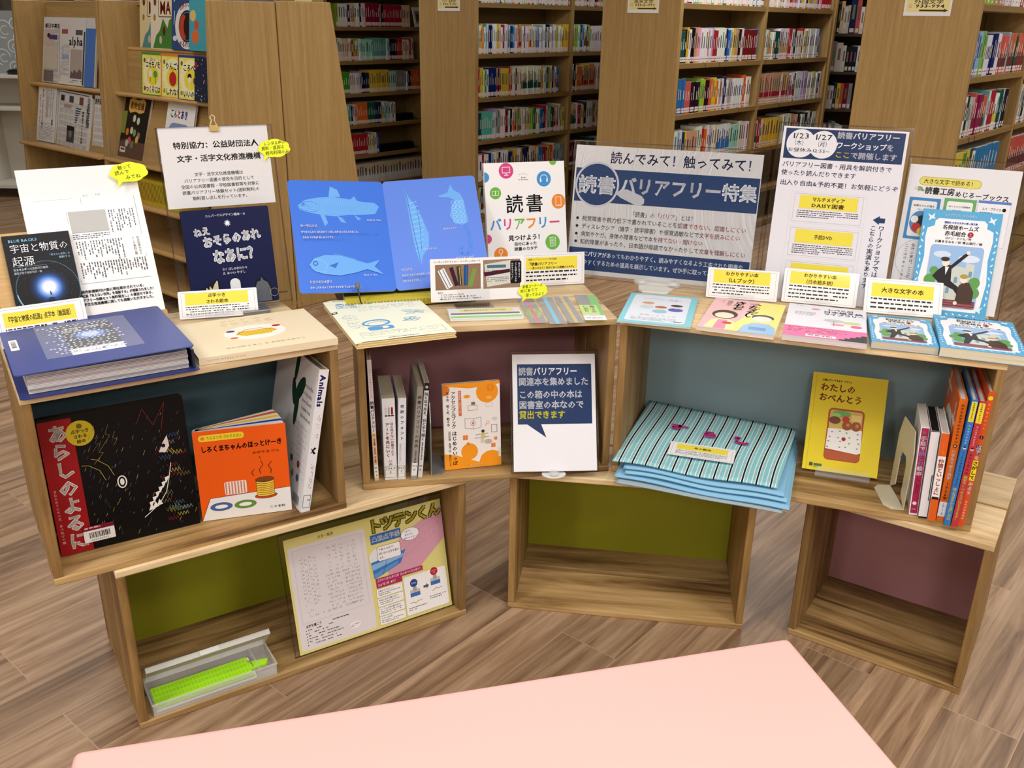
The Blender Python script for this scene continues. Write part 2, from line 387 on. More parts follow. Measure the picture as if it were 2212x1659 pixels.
# ---------------------------------------------------------------- the room
def floor_mat():
    m, nt, b = new_mat('wood_plank_floor'); L = nt.links.new
    tc = nt.nodes.new('ShaderNodeTexCoord'); mp = nt.nodes.new('ShaderNodeMapping'); mp.inputs['Rotation'].default_value = (0, 0, -YAW_ROW)
    L(tc.outputs['Object'], mp.inputs[0])
    br = nt.nodes.new('ShaderNodeTexBrick'); br.offset = 0.37; br.inputs['Scale'].default_value = 1.0
    br.inputs['Brick Width'].default_value = 0.92; br.inputs['Row Height'].default_value = 0.155; br.inputs['Mortar Size'].default_value = 0.0012; br.inputs['Mortar Smooth'].default_value = 0.2
    br.inputs['Color1'].default_value = (0, 0, 0, 1); br.inputs['Color2'].default_value = (1, 1, 1, 1); br.inputs['Mortar'].default_value = (0.5, 0.5, 0.5, 1)
    L(mp.outputs[0], br.inputs['Vector'])
    sc = nt.nodes.new('ShaderNodeVectorMath'); sc.operation = 'MULTIPLY'; sc.inputs[1].default_value = (1.6, 26, 26); L(mp.outputs[0], sc.inputs[0])
    ad = nt.nodes.new('ShaderNodeVectorMath'); ad.operation = 'MULTIPLY_ADD'; ad.inputs[1].default_value = (23, 41, 7); L(br.outputs['Color'], ad.inputs[0]); L(sc.outputs[0], ad.inputs[2])
    n1 = nt.nodes.new('ShaderNodeTexNoise'); n1.inputs['Scale'].default_value = 1.0; n1.inputs['Detail'].default_value = 7; n1.inputs['Roughness'].default_value = 0.65; n1.inputs['Distortion'].default_value = 0.9
    L(ad.outputs[0], n1.inputs['Vector'])
    rp = ramp(nt, [(0.27, (88, 66, 46)), (0.42, (134, 106, 80)), (0.52, (156, 127, 98)), (0.64, (176, 148, 118)), (0.8, (140, 110, 84))]); L(n1.outputs['Fac'], rp.inputs[0])
    hs = nt.nodes.new('ShaderNodeHueSaturation'); mr = nt.nodes.new('ShaderNodeMapRange'); mr.inputs['To Min'].default_value = 0.82; mr.inputs['To Max'].default_value = 1.12
    L(br.outputs['Color'], mr.inputs['Value']); L(mr.outputs[0], hs.inputs['Value']); L(rp.outputs[0], hs.inputs['Color'])
    mx = nt.nodes.new('ShaderNodeMixRGB'); mx.inputs[2].default_value = lin((172, 144, 116)); L(br.outputs['Fac'], mx.inputs[0]); L(hs.outputs[0], mx.inputs[1])
    L(mx.outputs[0], b.inputs['Base Color']); b.inputs['Roughness'].default_value = 0.42; b.inputs['Specular IOR Level'].default_value = 0.45
    return m
def struct(name, mb, mat):
    return tag(mb.build(name, mat), None, None, None, 'structure')
def slab(x0, y0, z0, x1, y1, z1, c):
    m = MB(); m.box(x0, y0, z0, x1, y1, z1, c); return m
RX0, RX1, RY0, RY1 = -6.5, 7.5, -4.5, 12.5
struct('floor', slab(RX0, RY0, -0.05, RX1, RY1, 0, (150, 120, 90)), floor_mat())
struct('ceiling', slab(RX0, RY0, CEIL, RX1, RY1, CEIL + 0.05, (232, 230, 224)), MATTE)
struct('wall_back', slab(RX0, RY1, 0, RX1, RY1 + 0.1, CEIL, (205, 200, 190)), MATTE)
struct('wall_front', slab(RX0, RY0 - 0.1, 0, RX1, RY0, CEIL, (215, 210, 200)), MATTE)
struct('wall_left', slab(RX0 - 0.1, RY0, 0, RX0, RY1, CEIL, (210, 206, 198)), MATTE)
struct('wall_right', slab(RX1, RY0, 0, RX1 + 0.1, RY1, CEIL, (210, 206, 198)), MATTE)

# ---------------------------------------------------------------- library bookcases: rows running away at 50 degrees
QX, QY = -0.2695, 6.6465
UX, UY = math.cos(YAW_ROW), math.sin(YAW_ROW); VX, VY = UY, -UX
def row_frame(a, b, z=0.0): return fr(QX + UX * a + VX * b, QY + UY * a + VY * b, z, YAW_ROW)         # x along the row, y into the case
def rack_frame(a, b, z=0.0): return fr(QX + UX * a + VX * b, QY + UY * a + VY * b, z, YAW_ROW - math.pi / 2)   # x along the rack, y to its back
BAYS = ((0.0, 1.045), (1.085, 2.125))
def bookcase(label, b, levels, top=1.92):
    root = thing('bookcase', label, 'bookcase', row_frame(0, b))
    def part(nm, mat, *boxes):
        m = MB()
        for q in boxes: m.box(*q)
        return m.build(nm, mat, root, bevel=0.0015, seg=1)
    part('end_panel', BEECH_Z, (-0.035, -0.006, 0, -0.001, 0.53, top))
    part('end_panel', BEECH_Z, (2.166, -0.006, 0, 2.2, 0.53, top))
    part('back_panel', SHELFW, (0, 0.252, 0.05, 2.165, 0.272, top - 0.03))
    part('divider', BEECH_Z, (1.046, 0.004, 0.05, 1.084, 0.25, top - 0.03))
    part('divider', BEECH_Z, (2.126, 0.004, 0.05, 2.164, 0.25, top - 0.03))
    part('plinth', BEECH_X, (0, 0.01, 0, 2.165, 0.52, 0.045))
    part('top_board', BEECH_X, (0, 0, top - 0.028, 2.165, 0.525, top))
    for x0, x1 in BAYS:
        for z in levels: part('shelf', SHELFW, (x0 + 0.001, 0.0, z - 0.03, x1 - 0.001, 0.25, z))
    for z in levels[1::2]: part('far_side_shelf', SHELFW, (0, 0.274, z - 0.03, 2.165, 0.52, z))
    return root
LV = (1.80, 1.475, 1.15, 0.862, 0.574, 0.286, 0.048)
LVA = (1.80, 1.552, 1.30, 1.042, 0.79, 0.54, 0.294, 0.048)
bookcase('beech bookcase seen behind the picture book rack, its end hidden', -1.58, LVA)
bookcase('beech bookcase whose end panel carries the 913.6-Y sign', 0.0, LV)
bookcase('beech bookcase whose end panel carries the 933-S sign', 1.57, LV)
bookcase('beech bookcase with the widest visible end panel, under the 933-994 sign', 3.157, LV)
bookcase('beech bookcase mostly hidden behind the newspaper rack', -3.16, LV)

# signs on the end panels
def shelf_sign(label, b0, w, lines, h=150):
    a = Art(w, h); a.rect(9, 9, w - 18, h - 26, (236, 224, 160)); a.greek(w * 0.2, h - 78, w * 0.6, 1, 12, BRN, 0.95)
    if len(lines) > 1: a.text(lines[0], w * 0.2, h - 62, 22, (60, 44, 20), w=w * 0.62, b=0.015)
    a.text(lines[-1], w * 0.24, h - 44, 20, (50, 38, 18), w=w * 0.62, b=0.025)
    a.frame(w * 0.1, h - 52, 14, 16, 1.6, (210, 150, 150)); a.line([(w * 0.1, h - 47), (w * 0.1 + 14, h - 47)], 1.2, (210, 150, 150)); a.line([(w * 0.1, h - 42), (w * 0.1 + 14, h - 42)], 1.2, (210, 150, 150))
    a.poly([(w * 0.33, h - 28), (w * 0.33, h - 20), (w * 0.85, h - 20), (w * 0.85, h - 16), (w * 0.94, h - 24), (w * 0.85, h - 32), (w * 0.85, h - 28)], (84, 66, 16))
    M = rack_frame(-0.0365, b0, 1.42) @ Matrix(((1, 0, 0, 0), (0, 0, -1, 0), (0, 1, 0, 0), (0, 0, 0, 1)))
    return paper('shelf_sign', label, 'sign', M, a)
shelf_sign('white and cream shelf sign reading 913.6-Y with a brown arrow', -0.341, 208, ['アジア・東洋文学', '913.6-Y~932'])
shelf_sign('white and cream shelf sign reading 933-S to 991 with a brown arrow', 1.218, 214, ['英米文学', '933-S~991'])
shelf_sign('white and cream shelf sign reading 933-994 with a brown arrow', 2.813, 218, ['外国文学', '933-994'])
shelf_sign('pale shelf sign peeping above the plain side of the display racks', -1.92, 208, ['日本文学', ''][:1])

PAL = {'W': (230, 230, 228), 'w': (214, 208, 194), 'r': (172, 34, 46), 'R': (150, 22, 66), 'g': (70, 150, 62), 't': (84, 172, 176), 'T': (16, 84, 72), 'b': (48, 112, 186), 'B': (30, 40, 100), 'k': (30, 30, 34),
       'y': (222, 192, 52), 'o': (222, 100, 36), 'p': (222, 168, 178), 'v': (182, 164, 202), 'n': (196, 158, 112), 'c': (222, 206, 164), 'G': (132, 140, 146), 's': (140, 184, 214), 'm': (108, 26, 30), 'l': (150, 196, 62), 'e': (164, 212, 200), 'S': (200, 98, 80)}
PNAME = {'W': 'white', 'w': 'cream', 'r': 'red', 'R': 'crimson', 'g': 'green', 't': 'turquoise', 'T': 'dark green', 'b': 'blue', 'B': 'navy', 'k': 'black', 'y': 'yellow', 'o': 'orange', 'p': 'pink', 'v': 'lilac', 'n': 'tan', 'c': 'beige', 'G': 'grey', 's': 'pale blue', 'm': 'maroon', 'l': 'lime', 'e': 'mint', 'S': 'salmon'}
def jig(c, R, d=10): return tuple(max(0, min(255, v + R.randint(-d, d))) for v in c)
def fill(spec, R):
    """'W*12' style: letters stay, ?n puts n mixed spines"""
    out = ''; i = 0
    while i < len(spec):
        if spec[i] == '?':
            j = i + 1
            while j < len(spec) and spec[j].isdigit(): j += 1
            out += ''.join(R.choices('WWWWWWwwcsBlyrnvetkTop', k=int(spec[i + 1:j]))); i = j
        else: out += spec[i]; i += 1
    return out
def ordinal(n): return f"{n}{'th' if 10 < n % 100 < 14 else {1: 'st', 2: 'nd', 3: 'rd'}.get(n % 10, 'th')}"
def shelf_books(b, z, x0, x1, spec, hh=0.19, dep=0.13, stuff=None, lab=None, group=None, seed=1, bands=None):
    R = random.Random(seed); spec = fill(spec, R); n = len(spec)
    ws = [R.uniform(0.75, 1.3) for _ in range(n)]; k = (x1 - x0) / sum(ws); x = x0; prev = None; h = hh; seen = {}
    for i, q in enumerate(spec):
        w = ws[i] * k
        if q != prev: h = hh * R.uniform(0.93, 1.06); base = jig(PAL[q], R, 12); d = dep * R.uniform(0.92, 1.1); two = R.random(); bc = jig(PAL[R.choice('WryobnT')], R)
        prev = q; hb = h * R.uniform(0.99, 1.01)
        mb = MB() if stuff is None else stuff; M = None if stuff is None else row_frame(0, b, z)
        y0 = 0.012 + R.uniform(0, 0.006); a, c = x + 0.0004, x + w - 0.0004
        mb.box(a, y0, 0, c, y0 + d, hb, base, 0, M)
        band = (bands or {}).get(q)
        if band: mb.box(a - 0.0001, y0 - 0.0005, hb * band[0], c + 0.0001, y0, hb * band[1], band[2], 0, M)
        elif q in 'Wwcs' and two > 0.72: mb.box(a, y0 - 0.0005, hb * 0.22, c, y0, hb * R.uniform(0.4, 0.62), bc, 0, M)
        if q in 'Wwcspvenly': mb.box(a + w * 0.3, y0 - 0.0006, hb * 0.42, c - w * 0.3, y0, hb * R.uniform(0.7, 0.92), jig((90, 90, 95), R, 40), 0, M)
        else: mb.box(a + w * 0.38, y0 - 0.0006, hb * 0.42, c - w * 0.38, y0, hb * R.uniform(0.62, 0.85), jig((220, 215, 205), R, 15), 0, M)
        mb.box(a + 0.0006, y0 + 0.002, hb, c - 0.0006, y0 + d - 0.001, hb + 0.0005, (214, 208, 194), 0, M)
        lw = min(w * 0.42, 0.012) ; cx = (a + c) / 2
        if stuff is not None: mb.box(cx - lw, y0 - 0.0008, 0.008, cx + lw, y0 - 0.0002, 0.034, (236, 226, 226), 0, M)
        else:
            cn = PNAME[q]; o = mb.build('book', COVER)
            o.matrix_world = row_frame(0, b, z)
            tag(o, f"{cn} book, {ordinal(i + 1)} from left, {lab}", 'book', group)
            lb = MB(); lb.box(cx - lw, y0 - 0.0008, 0.008, cx + lw, y0 - 0.0003, 0.034, jig((236, 224, 226), R, 8)); lb.box(cx - lw * 0.7, y0 - 0.0011, 0.019, cx + lw * 0.7, y0 - 0.0008, 0.023, (110, 90, 95)); lb.build('spine_label', PAPER, o)
        x += w
        if R.random() < 0.05 and stuff is None:
            rb = MB(); rb.tube([(cx, y0 + 0.03, 0.001), (cx, 0.004, 0.001), (cx + 0.002, -0.003, -0.004), (cx + 0.006, -0.004, -0.03)], 0.0011, 5, R.choice([(70, 40, 24), (150, 40, 40), (40, 30, 26)])); rb.build('ribbon_marker', MATTE, o)
NB = {'n': (0.24, 0.40, (160, 26, 62))}
DB = {'S': (0.16, 0.52, (98, 52, 50))}
# bookcase beside the 933-S sign and the one beside 933-994: every book its own object
SH = 'case beside the 933-S sign'; SG = 'case under the 933-994 sign'
shelf_books(1.57, 1.15, 0.03, 1.0, 'TTkyWkknppWWWnWvrrWWWWBbsWynnkWmmmmmmmb', 0.185, lab=f'top full row, left bay, {SH}', seed=3)
shelf_books(1.57, 1.15, 1.095, 1.99, 'WWnWWWTTWWWWWrrWkWWWrWyWWWWWWb', 0.185, lab=f'top full row, right bay, {SH}', seed=4)
shelf_books(1.57, 0.862, 0.01, 0.96, 'bbbbSSSkkkkllykkSoyyoWnWBWWnvWWWWWWoWWW', 0.188, lab=f'second row down, left bay, {SH}', seed=5)
shelf_books(1.57, 0.862, 1.095, 2.1, 'nnnnnnnnnnWnnnvWWmWWWvvvWWWywWkW', 0.188, lab=f'second row down, right bay, {SH}', seed=6, bands=NB)
shelf_books(1.57, 0.574, 0.01, 1.0, 'WWsWBynnnnWWroWvvWcWWWWWWeeeewWWW', 0.19, lab=f'third row down, left bay, {SH}', seed=8)
shelf_books(1.57, 0.574, 1.095, 2.1, 'wrWyyyyyyyWWWWnppkWWkWkWW', 0.19, lab=f'third row down, right bay, {SH}', seed=9)
shelf_books(3.157, 1.15, 0.03, 1.03, 'bbsslgWWWBBBWWSSSSvSSSSTSSSSrS', 0.195, lab=f'top full row, left bay, {SG}', seed=11, bands=DB)
shelf_books(3.157, 0.862, 0.03, 0.86, 'kWkeepSRRRSStWrrrWWTTWkk', 0.2, lab=f'second row down, left bay, {SG}', seed=12, bands=DB)
shelf_books(3.157, 0.574, 0.03, 0.88, 'RyygyTWbbbbbbbb', 0.205, lab=f'third row down, left bay, {SG}', seed=13)
shelf_books(3.157, 1.475, 0.05, 0.9, 'lllnnnWvWWWrWk', 0.19, lab=f'topmost row, left bay, {SG}', seed=14)
shelf_books(3.157, 0.862, 1.1, 1.5, 'WwGWkWWGWwWW', 0.2, lab=f'second row down, right bay, {SG}', seed=15)
shelf_books(3.157, 0.574, 1.1, 1.6, 'SSSSSSSSSSSS', 0.2, lab=f'third row down, right bay, {SG}', seed=16, bands=DB)
shelf_books(3.157, 0.286, 0.1, 0.95, 'WWkWrWWGnnWWWbWW', 0.19, lab=f'second lowest row, left bay, {SG}', seed=17)
# the farther books, past the first three hundred, stay one mass
ST = MB()
for (b, z, x0, x1, sp, h, sd) in (
    (1.57, 1.475, 0.02, 1.03, '?44', .19, 21), (1.57, 1.475, 1.095, 2.1, '?32rrrrrr', .19, 22), (1.57, 0.286, 0.02, 1.0, '?40', .19, 23),
    (0, 1.475, 0.01, 1.03, '?58', .185, 24), (0, 1.15, 0.01, 1.03, 'sWyoWsWBBWWWyywWrWWsWBBbWWonnWWBWWwWyWwwssWWsWWTWkWWsWWlyWWyWyyyy', .185, 25), (0, 0.862, 0.01, 0.93, 'royyWgWBBBBBnBnyyyyyrnWWkWccWWWWWWWWWWWWWWywWWTTlyWkpWbb', .185, 26),
    (0, 0.574, 0.01, 1.02, 'BTtttttteWvgpWWrmWkWnWgnwWvWpllgTWWbbBrWGlTBnWnWGyy', .19, 27), (0, 0.286, 0.01, 1.02, '?14kBnyWcmBBkWwcyWbbrryoocsseGG', .19, 28), (0, 0.048, 0.01, 1.0, '?40', .19, 29),
    (0, 1.475, 1.095, 2.1, '?58', .19, 30), (0, 1.15, 1.095, 2.1, 'cllWsTsWWTnlWWWWWWW?34', .19, 31), (0, 0.862, 1.095, 2.1, 'WkWooocnnnynnny?34', .19, 32), (0, 0.574, 1.095, 2.1, 'ccccWrrWykBWWW?34', .19, 33), (0, 0.286, 1.095, 2.1, 'mmmmnnmmm?34', .19, 34),
    (-1.58, 1.30, 0.1, 0.9, 'lWWWWBccWWBWWRRRRRRRpkRRRRRRRRRRRcccc', .17, 35), (-1.58, 1.042, 0.06, 0.93, 'WgWWccpWWrlWeWeeeeeettttttttWskkkkrrrrWcWrpp', .165, 36), (-1.58, 0.79, 0.1, 1.02, 'lggggWWWWWvkkBByyyyyyyyyyeeeeGGGGGsWkkoooooo', .165, 37),
    (-1.58, 0.54, 0.12, 0.70, 'mmWWtkWppooooooTTTTTBBBBWWtWeeWkW', .165, 38), (-1.58, 0.294, 0.15, 0.50, 'rrrrrrrrrrrWyWyWb', .165, 39), (-1.58, 0.048, 0.2, 1.02, 'occcccccccccccccccccccccc', .17, 40), (-3.16, 1.475, 0.0, 1.0, '?50', .19, 41)):
    shelf_books(b, z, x0, x1, sp, h, dep=0.115, stuff=ST, seed=sd, bands=NB if b == 0 else None)
tag(ST.build('distant_shelved_books', COVER), 'rows of small coloured paperbacks on the farther bookcases', 'books', None, 'stuff')
# leaning book and two black book supports on the first case
m = MB(); m.box(0, 0, 0, 0.13, 0.004, 0.16, (205, 205, 205)); m.box(0.02, -0.0006, 0.03, 0.1, 0, 0.13, (120, 120, 122)); m.box(0.03, -0.0009, 0.05, 0.07, -0.0006, 0.11, (60, 60, 62))
o = m.build('leaning_book', COVER); o.matrix_world = row_frame(0.9, -1.535, 1.3005) @ Matrix.Rotation(-0.25, 4, 'X'); tag(o, 'grey picture covered book leaning by the crimson series', 'book')
for x0, x1, z, lb in ((0.74, 0.98, 0.5405, 'black book support lying beside the short orange and green row'), (0.54, 0.98, 0.2945, 'black book support lying beside the short red row')):
    m = MB(); m.box(x0, 0.09, 0, x1, 0.16, 0.05, (24, 24, 26)); m.box(x0, 0.03, 0, x1, 0.09, 0.003, (24, 24, 26)); o = m.build('book_support', METAL, bevel=0.001); o.matrix_world = row_frame(0, -1.58, z); tag(o, lb, 'book support')

# dark metal shelving at the end of the aisle
t = thing('metal_bookshelf', 'dark steel bookshelf of old volumes at the end of the aisle', 'bookshelf', fr(2.2, 7.9, 0, 0))
def mpart(nm, *bx):
    m = MB()
    for q in bx: m.box(*q, col=(74, 66, 50))
    m.build(nm, MATTE, t)
for x in (0, 0.93): mpart('upright', (x, 0, 0, x + 0.03, 0.28, 2.0))
mpart('back_panel', (0, 0.28, 0, 0.96, 0.3, 2.0))
for z in (0.10, 0.42, 0.73, 1.02, 1.31, 1.62): mpart('shelf', (0.03, 0, z - 0.022, 0.93, 0.28, z))
R = random.Random(5)
ROWS = {1.31: [('r', .02, .22), ('m', .02, .2), ('k', .05, .15), ('k', .02, .22), ('c', .028, .24), ('W', .024, .2), ('c', .022, .21), ('B', .05, .27), ('S', .035, .25), ('W', .03, .2)],
        1.02: [('W', .028, .19), ('W', .025, .2), ('c', .02, .18), ('G', .04, .23), ('w', .05, .22), ('W', .03, .2), ('k', .03, .19), ('k', .03, .19), ('k', .03, .19), ('W', .04, .2)],
        0.73: [('o', .025, .2), ('W', .025, .17), ('W', .028, .18), ('w', .028, .18), ('W', .028, .18), ('B', .025, .2), ('y', .03, .2), ('S', .025, .2), ('m', .04, .2), ('G', .03, .2)],
        0.42: [('W', .022, .19), ('k', .022, .19), ('W', .022, .19), ('k', .022, .19), ('W', .022, .19), ('k', .022, .19), ('W', .022, .19), ('G', .03, .21), ('W', .03, .19), ('W', .03, .18)]}
for z, row in ROWS.items():
    x = 0.26
    for i, (q, w, h) in enumerate(row):
        m = MB(); m.box(x, 0.012, 0, x + w - 0.001, 0.19, h, jig(PAL[q], R)); m.box(x + w * 0.3, 0.0114, h * 0.4, x + w * 0.7, 0.012, h * 0.8, jig((120, 115, 105), R, 30))
        o = m.build('book', COVER, M=fr(2.2, 7.9, z, 0)); lb = MB(); lb.box(x + w * 0.15, 0.0108, 0.01, x + w * 0.85, 0.0115, 0.04, (214, 208, 200)); lb.build('spine_label', PAPER, o)
        tag(o, f"{PNAME[q]} volume, {ordinal(i + 1)} from left on the {({1.31: 'highest', 1.02: 'second', 0.73: 'third', 0.42: 'lowest'})[z]} visible row of the dark steel bookshelf", 'book'); x += w

# white storage shelf at the left with etched screen
t = thing('white_shelf_unit', 'white low shelf unit partly hidden beside the newspaper rack', 'shelf', fr(-4.75, 7.27, 0, 0.0))
for nm, bx in (('side_panel', (0, 0, 0.06, 0.02, 0.36, 0.92)), ('side_panel', (1.25, 0, 0.06, 1.27, 0.36, 0.92)), ('top_board', (-0.005, -0.005, 0.90, 1.275, 0.36, 0.925)), ('shelf', (0.02, 0, 0.665, 1.25, 0.36, 0.69)), ('bottom_board', (0.02, 0, 0.075, 1.25, 0.36, 0.105)), ('back_panel', (0.02, 0.345, 0.1, 1.25, 0.36, 0.9)), ('divider', (0.6, 0, 0.105, 0.62, 0.34, 0.665))):
    m = MB(); m.box(*bx, col=(214, 210, 198)); m.build(nm, MATTE, t, bevel=0.002, seg=1)
for x in (0.06, 1.2):
    for y in (0.05, 0.3):
        m = MB(); m.lathe([(0.02, 0), (0.028, 0.02), (0.028, 0.05), (0.015, 0.06)], 16, (60, 58, 56)); m.build('caster', PLASTIC, t, M=fr(-4.75 + x, 7.27 + y, 0, 0))
m = MB(); m.box(0, 0, 0, 0.75, 0.012, 0.45, (150, 158, 160)); SW = Art(750, 450)
for i, (cx, cy, r) in enumerate(((690, 90, 40), (720, 190, 55), (660, 250, 48), (715, 330, 60), (600, 130, 66), (560, 330, 60), (640, 400, 40), (480, 220, 55))):
    SW.ring(cx, cy, r, 6, (226, 230, 230), a0=20 * i, a1=20 * i + 260); SW.ring(cx + 10, cy + 8, r * 0.5, 5, (226, 230, 230), a0=40, a1=300)
SW.onto(m, TOFRONT); o = m.build('etched_glass_screen', PLASTIC, M=fr(-4.5, 7.45, 0.925, 0)); tag(o, 'grey glass screen etched with white swirls on the white shelf', 'screen')
m = MB(); m.lathe([(0.02, 0), (0.06, 0.004), (0.066, 0.02), (0.05, 0.036), (0.015, 0.042)], 20, (20, 20, 22), sx=1.2); o = m.build('computer_mouse', PLASTIC, M=fr(-3.80, 7.36, 0.925, 0)); tag(o, 'black rounded gadget lying on the white shelf unit', 'gadget')
# ---------------------------------------------------------------- display racks (face the aisle, backs to the bookcases)
def rack(name, label, b0, b1, tiers, lows, right_side=True):
    root = thing(name, label, 'display rack', rack_frame(-2.21, b0)); W = b1 - b0
    prof = [(-0.46, 0), (-0.34, 1.43), (-0.001, 1.43), (-0.001, 0)]      # (y, z), front to back
    for x0, x1 in ((0, 0.025), (W - 0.025, W)):
        m = MB(); m.prism(prof, x0, x1, axes='yzx'); m.build('side_panel', BEECH_Z, root, bevel=0.004)
    m = MB(); m.box(0.026, -0.02, 0.05, W - 0.026, -0.003, 1.41); m.build('back_panel', SHELFW, root)
    m = MB(); m.box(0.026, -0.15, 1.41, W - 0.026, -0.003, 1.425); m.build('top_board', BEECH_X, root)
    for y, z, zt, yt in tiers:
        m = MB(); m.prism([(y - 0.012, z - 0.012), (y - 0.018, z - 0.004), (y - 0.016, z + 0.004), (y - 0.008, z + 0.008), (y, z + 0.004), (y + 0.07, z + 0.004), (y + 0.07, z - 0.012)], 0.026, W - 0.026, axes='yzx'); m.build('ledge', LIPW, root)
        m = MB(); m.prism([(y + 0.055, z), (yt + 0.055, zt), (yt + 0.07, zt), (y + 0.07, z)], 0.0265, W - 0.0265, axes='yzx'); m.build('backrest_board', BEECH_X, root)
    for y, z in lows:
        m = MB(); m.prism([(y, z - 0.02), (y - 0.01, z - 0.01), (y - 0.008, z), (y, z + 0.006), (y + 0.32, z + 0.006), (y + 0.32, z - 0.02)], 0.026, W - 0.026, axes='yzx'); m.build('shelf', LIPW, root)
    return root
# y measured from the rack's back plane
rk = rack('newspaper_rack', 'beech newspaper rack with two sloped tiers of folded papers', -1.12, -0.17, [(-0.31, 1.0, 1.42, -0.22), (-0.42, 0.69, 0.99, -0.33)], [(-0.41, 0.45), (-0.42, 0.09)])
m = MB(); m.box(0.04, -0.438, 0.695, 0.91, -0.435, 0.80); m.build('acrylic_guard', ACRYL, rk)
rk = rack('picture_book_rack', 'beech picture book rack with three sloped tiers of face-out books', -0.17, 0.785, [(-0.21, 1.21, 1.42, -0.18), (-0.306, 1.0, 1.2, -0.28), (-0.41, 0.69, 0.99, -0.30)], [(-0.42, 0.49), (-0.425, 0.285), (-0.43, 0.086)])
m = MB(); m.box(0.04, -0.428, 0.695, 0.91, -0.425, 0.80); m.build('acrylic_guard', ACRYL, rk)
t = thing('display_rack', 'beech display rack turned away, backing onto the picture book rack', 'display rack', rack_frame(-2.205, -1.12))
prof = [(0, 0), (0, 1.435), (0.31, 1.435), (0.52, 0)]
for x0, x1 in ((1.88, 1.905), (0.94, 0.965), (0, 0.025)):
    m = MB(); m.prism(prof, x0, x1, axes='yzx'); m.build('side_panel', BEECH_Z, t, bevel=0.004)
for x0, x1 in ((0.026, 0.939), (0.966, 1.879)):
    m = MB(); m.box(x0, 0.005, 0.05, x1, 0.02, 1.42); m.build('back_panel', SHELFW, t)
    for y, z in ((0.3, 1.0), (0.38, 0.6), (0.44, 0.2)):
        m = MB(); m.box(x0, 0.02, z - 0.02, x1, y, z); m.build('shelf', LIPW, t)
def on_rack(b, y, z, lean=0.35, roll=0.0):
    """lower left corner of a cover standing on a ledge"""
    return rack_frame(-2.21, b, z) @ Matrix.Translation((0, y, 0)) @ Matrix(((1, 0, 0, 0), (0, math.sin(lean), -math.cos(lean), 0), (0, math.cos(lean), math.sin(lean), 0), (0, 0, 0, 1))) @ Matrix.Rotation(roll, 4, 'Z')
def atlas(paint, bg):
    a = Art(262, 330); a.rect(0, 0, 262, 330, bg); a.poly([(20, 330), (50, 270), (80, 250), (110, 192), (150, 236), (165, 200), (200, 186), (225, 216), (262, 250), (262, 330)], paint)
    a.rrect(70, 96, 170, 92, 8, (60, 60, 50)); a.rrect(74, 100, 162, 84, 6, (232, 220, 186)); a.text('MAP', 84, 144, 80, (140, 34, 26), w=140, b=0.03); a.text('S', 226, 144, 50, (140, 34, 26))
    for x, y, r, c in ((30, 60, 16, (90, 110, 60)), (40, 120, 12, (120, 60, 40)), (120, 250, 14, (96, 40, 24)), (200, 270, 16, (150, 110, 60)), (36, 190, 10, (160, 120, 60)), (90, 290, 12, (200, 190, 160))): a.circ(x, y, r, c, ry=r * 1.5)
    return a
TILT = 0.13
book('picture_book', 'atlas picture book with a teal mountain cover, behind the green one', 'book', on_rack(-0.077, -0.196, 1.216, TILT), .262, .33, .018, atlas((84, 142, 150), (222, 208, 160)), (222, 208, 160), hard=True)
book('picture_book', 'atlas picture book with a green mountain cover on the top tier', 'book', on_rack(0.062, -0.217, 1.216, TILT), .262, .33, .018, atlas((70, 130, 58), (226, 218, 196)), (150, 60, 52), hard=True)
a = Art(250, 300); a.rect(0, 0, 250, 300, (48, 78, 130)); a.circ(130, 196, 100, (226, 226, 224)); a.circ(130, 196, 70, (30, 34, 46)); a.ring(130, 196, 62, 3, (120, 130, 150)); a.circ(100, 200, 36, (186, 70, 48), ry=54); a.circ(146, 196, 44, (44, 22, 26), ry=56); a.text('世界のしくみ', 66, 114, 30, (150, 40, 36), w=130, b=0.03, rot=-0.2); a.text('まるわかり', 62, 274, 30, (150, 40, 36), w=130, b=0.03)
a.circ(28, 250, 18, (220, 220, 216), ry=12); a.line([(20, 90), (60, 40)], 6, (214, 216, 220)); a.line([(20, 190), (26, 130)], 5, (214, 216, 220))
book('picture_book', 'blue picture book with a white ring on the top tier', 'book', on_rack(0.278, -0.234, 1.217, TILT), .25, .30, .016, a, (48, 78, 130), hard=True)
a = Art(210, 300); a.rect(0, 0, 210, 300, (70, 160, 178)); a.circ(50, 240, 30, (212, 110, 60)); a.circ(30, 150, 24, (214, 190, 110)); a.circ(60, 190, 20, (190, 90, 60))
book('picture_book', 'turquoise picture book at the end of the top tier, mostly hidden', 'book', on_rack(0.452, -0.25, 1.218, TILT), .21, .30, .014, a, (70, 160, 178), hard=True)
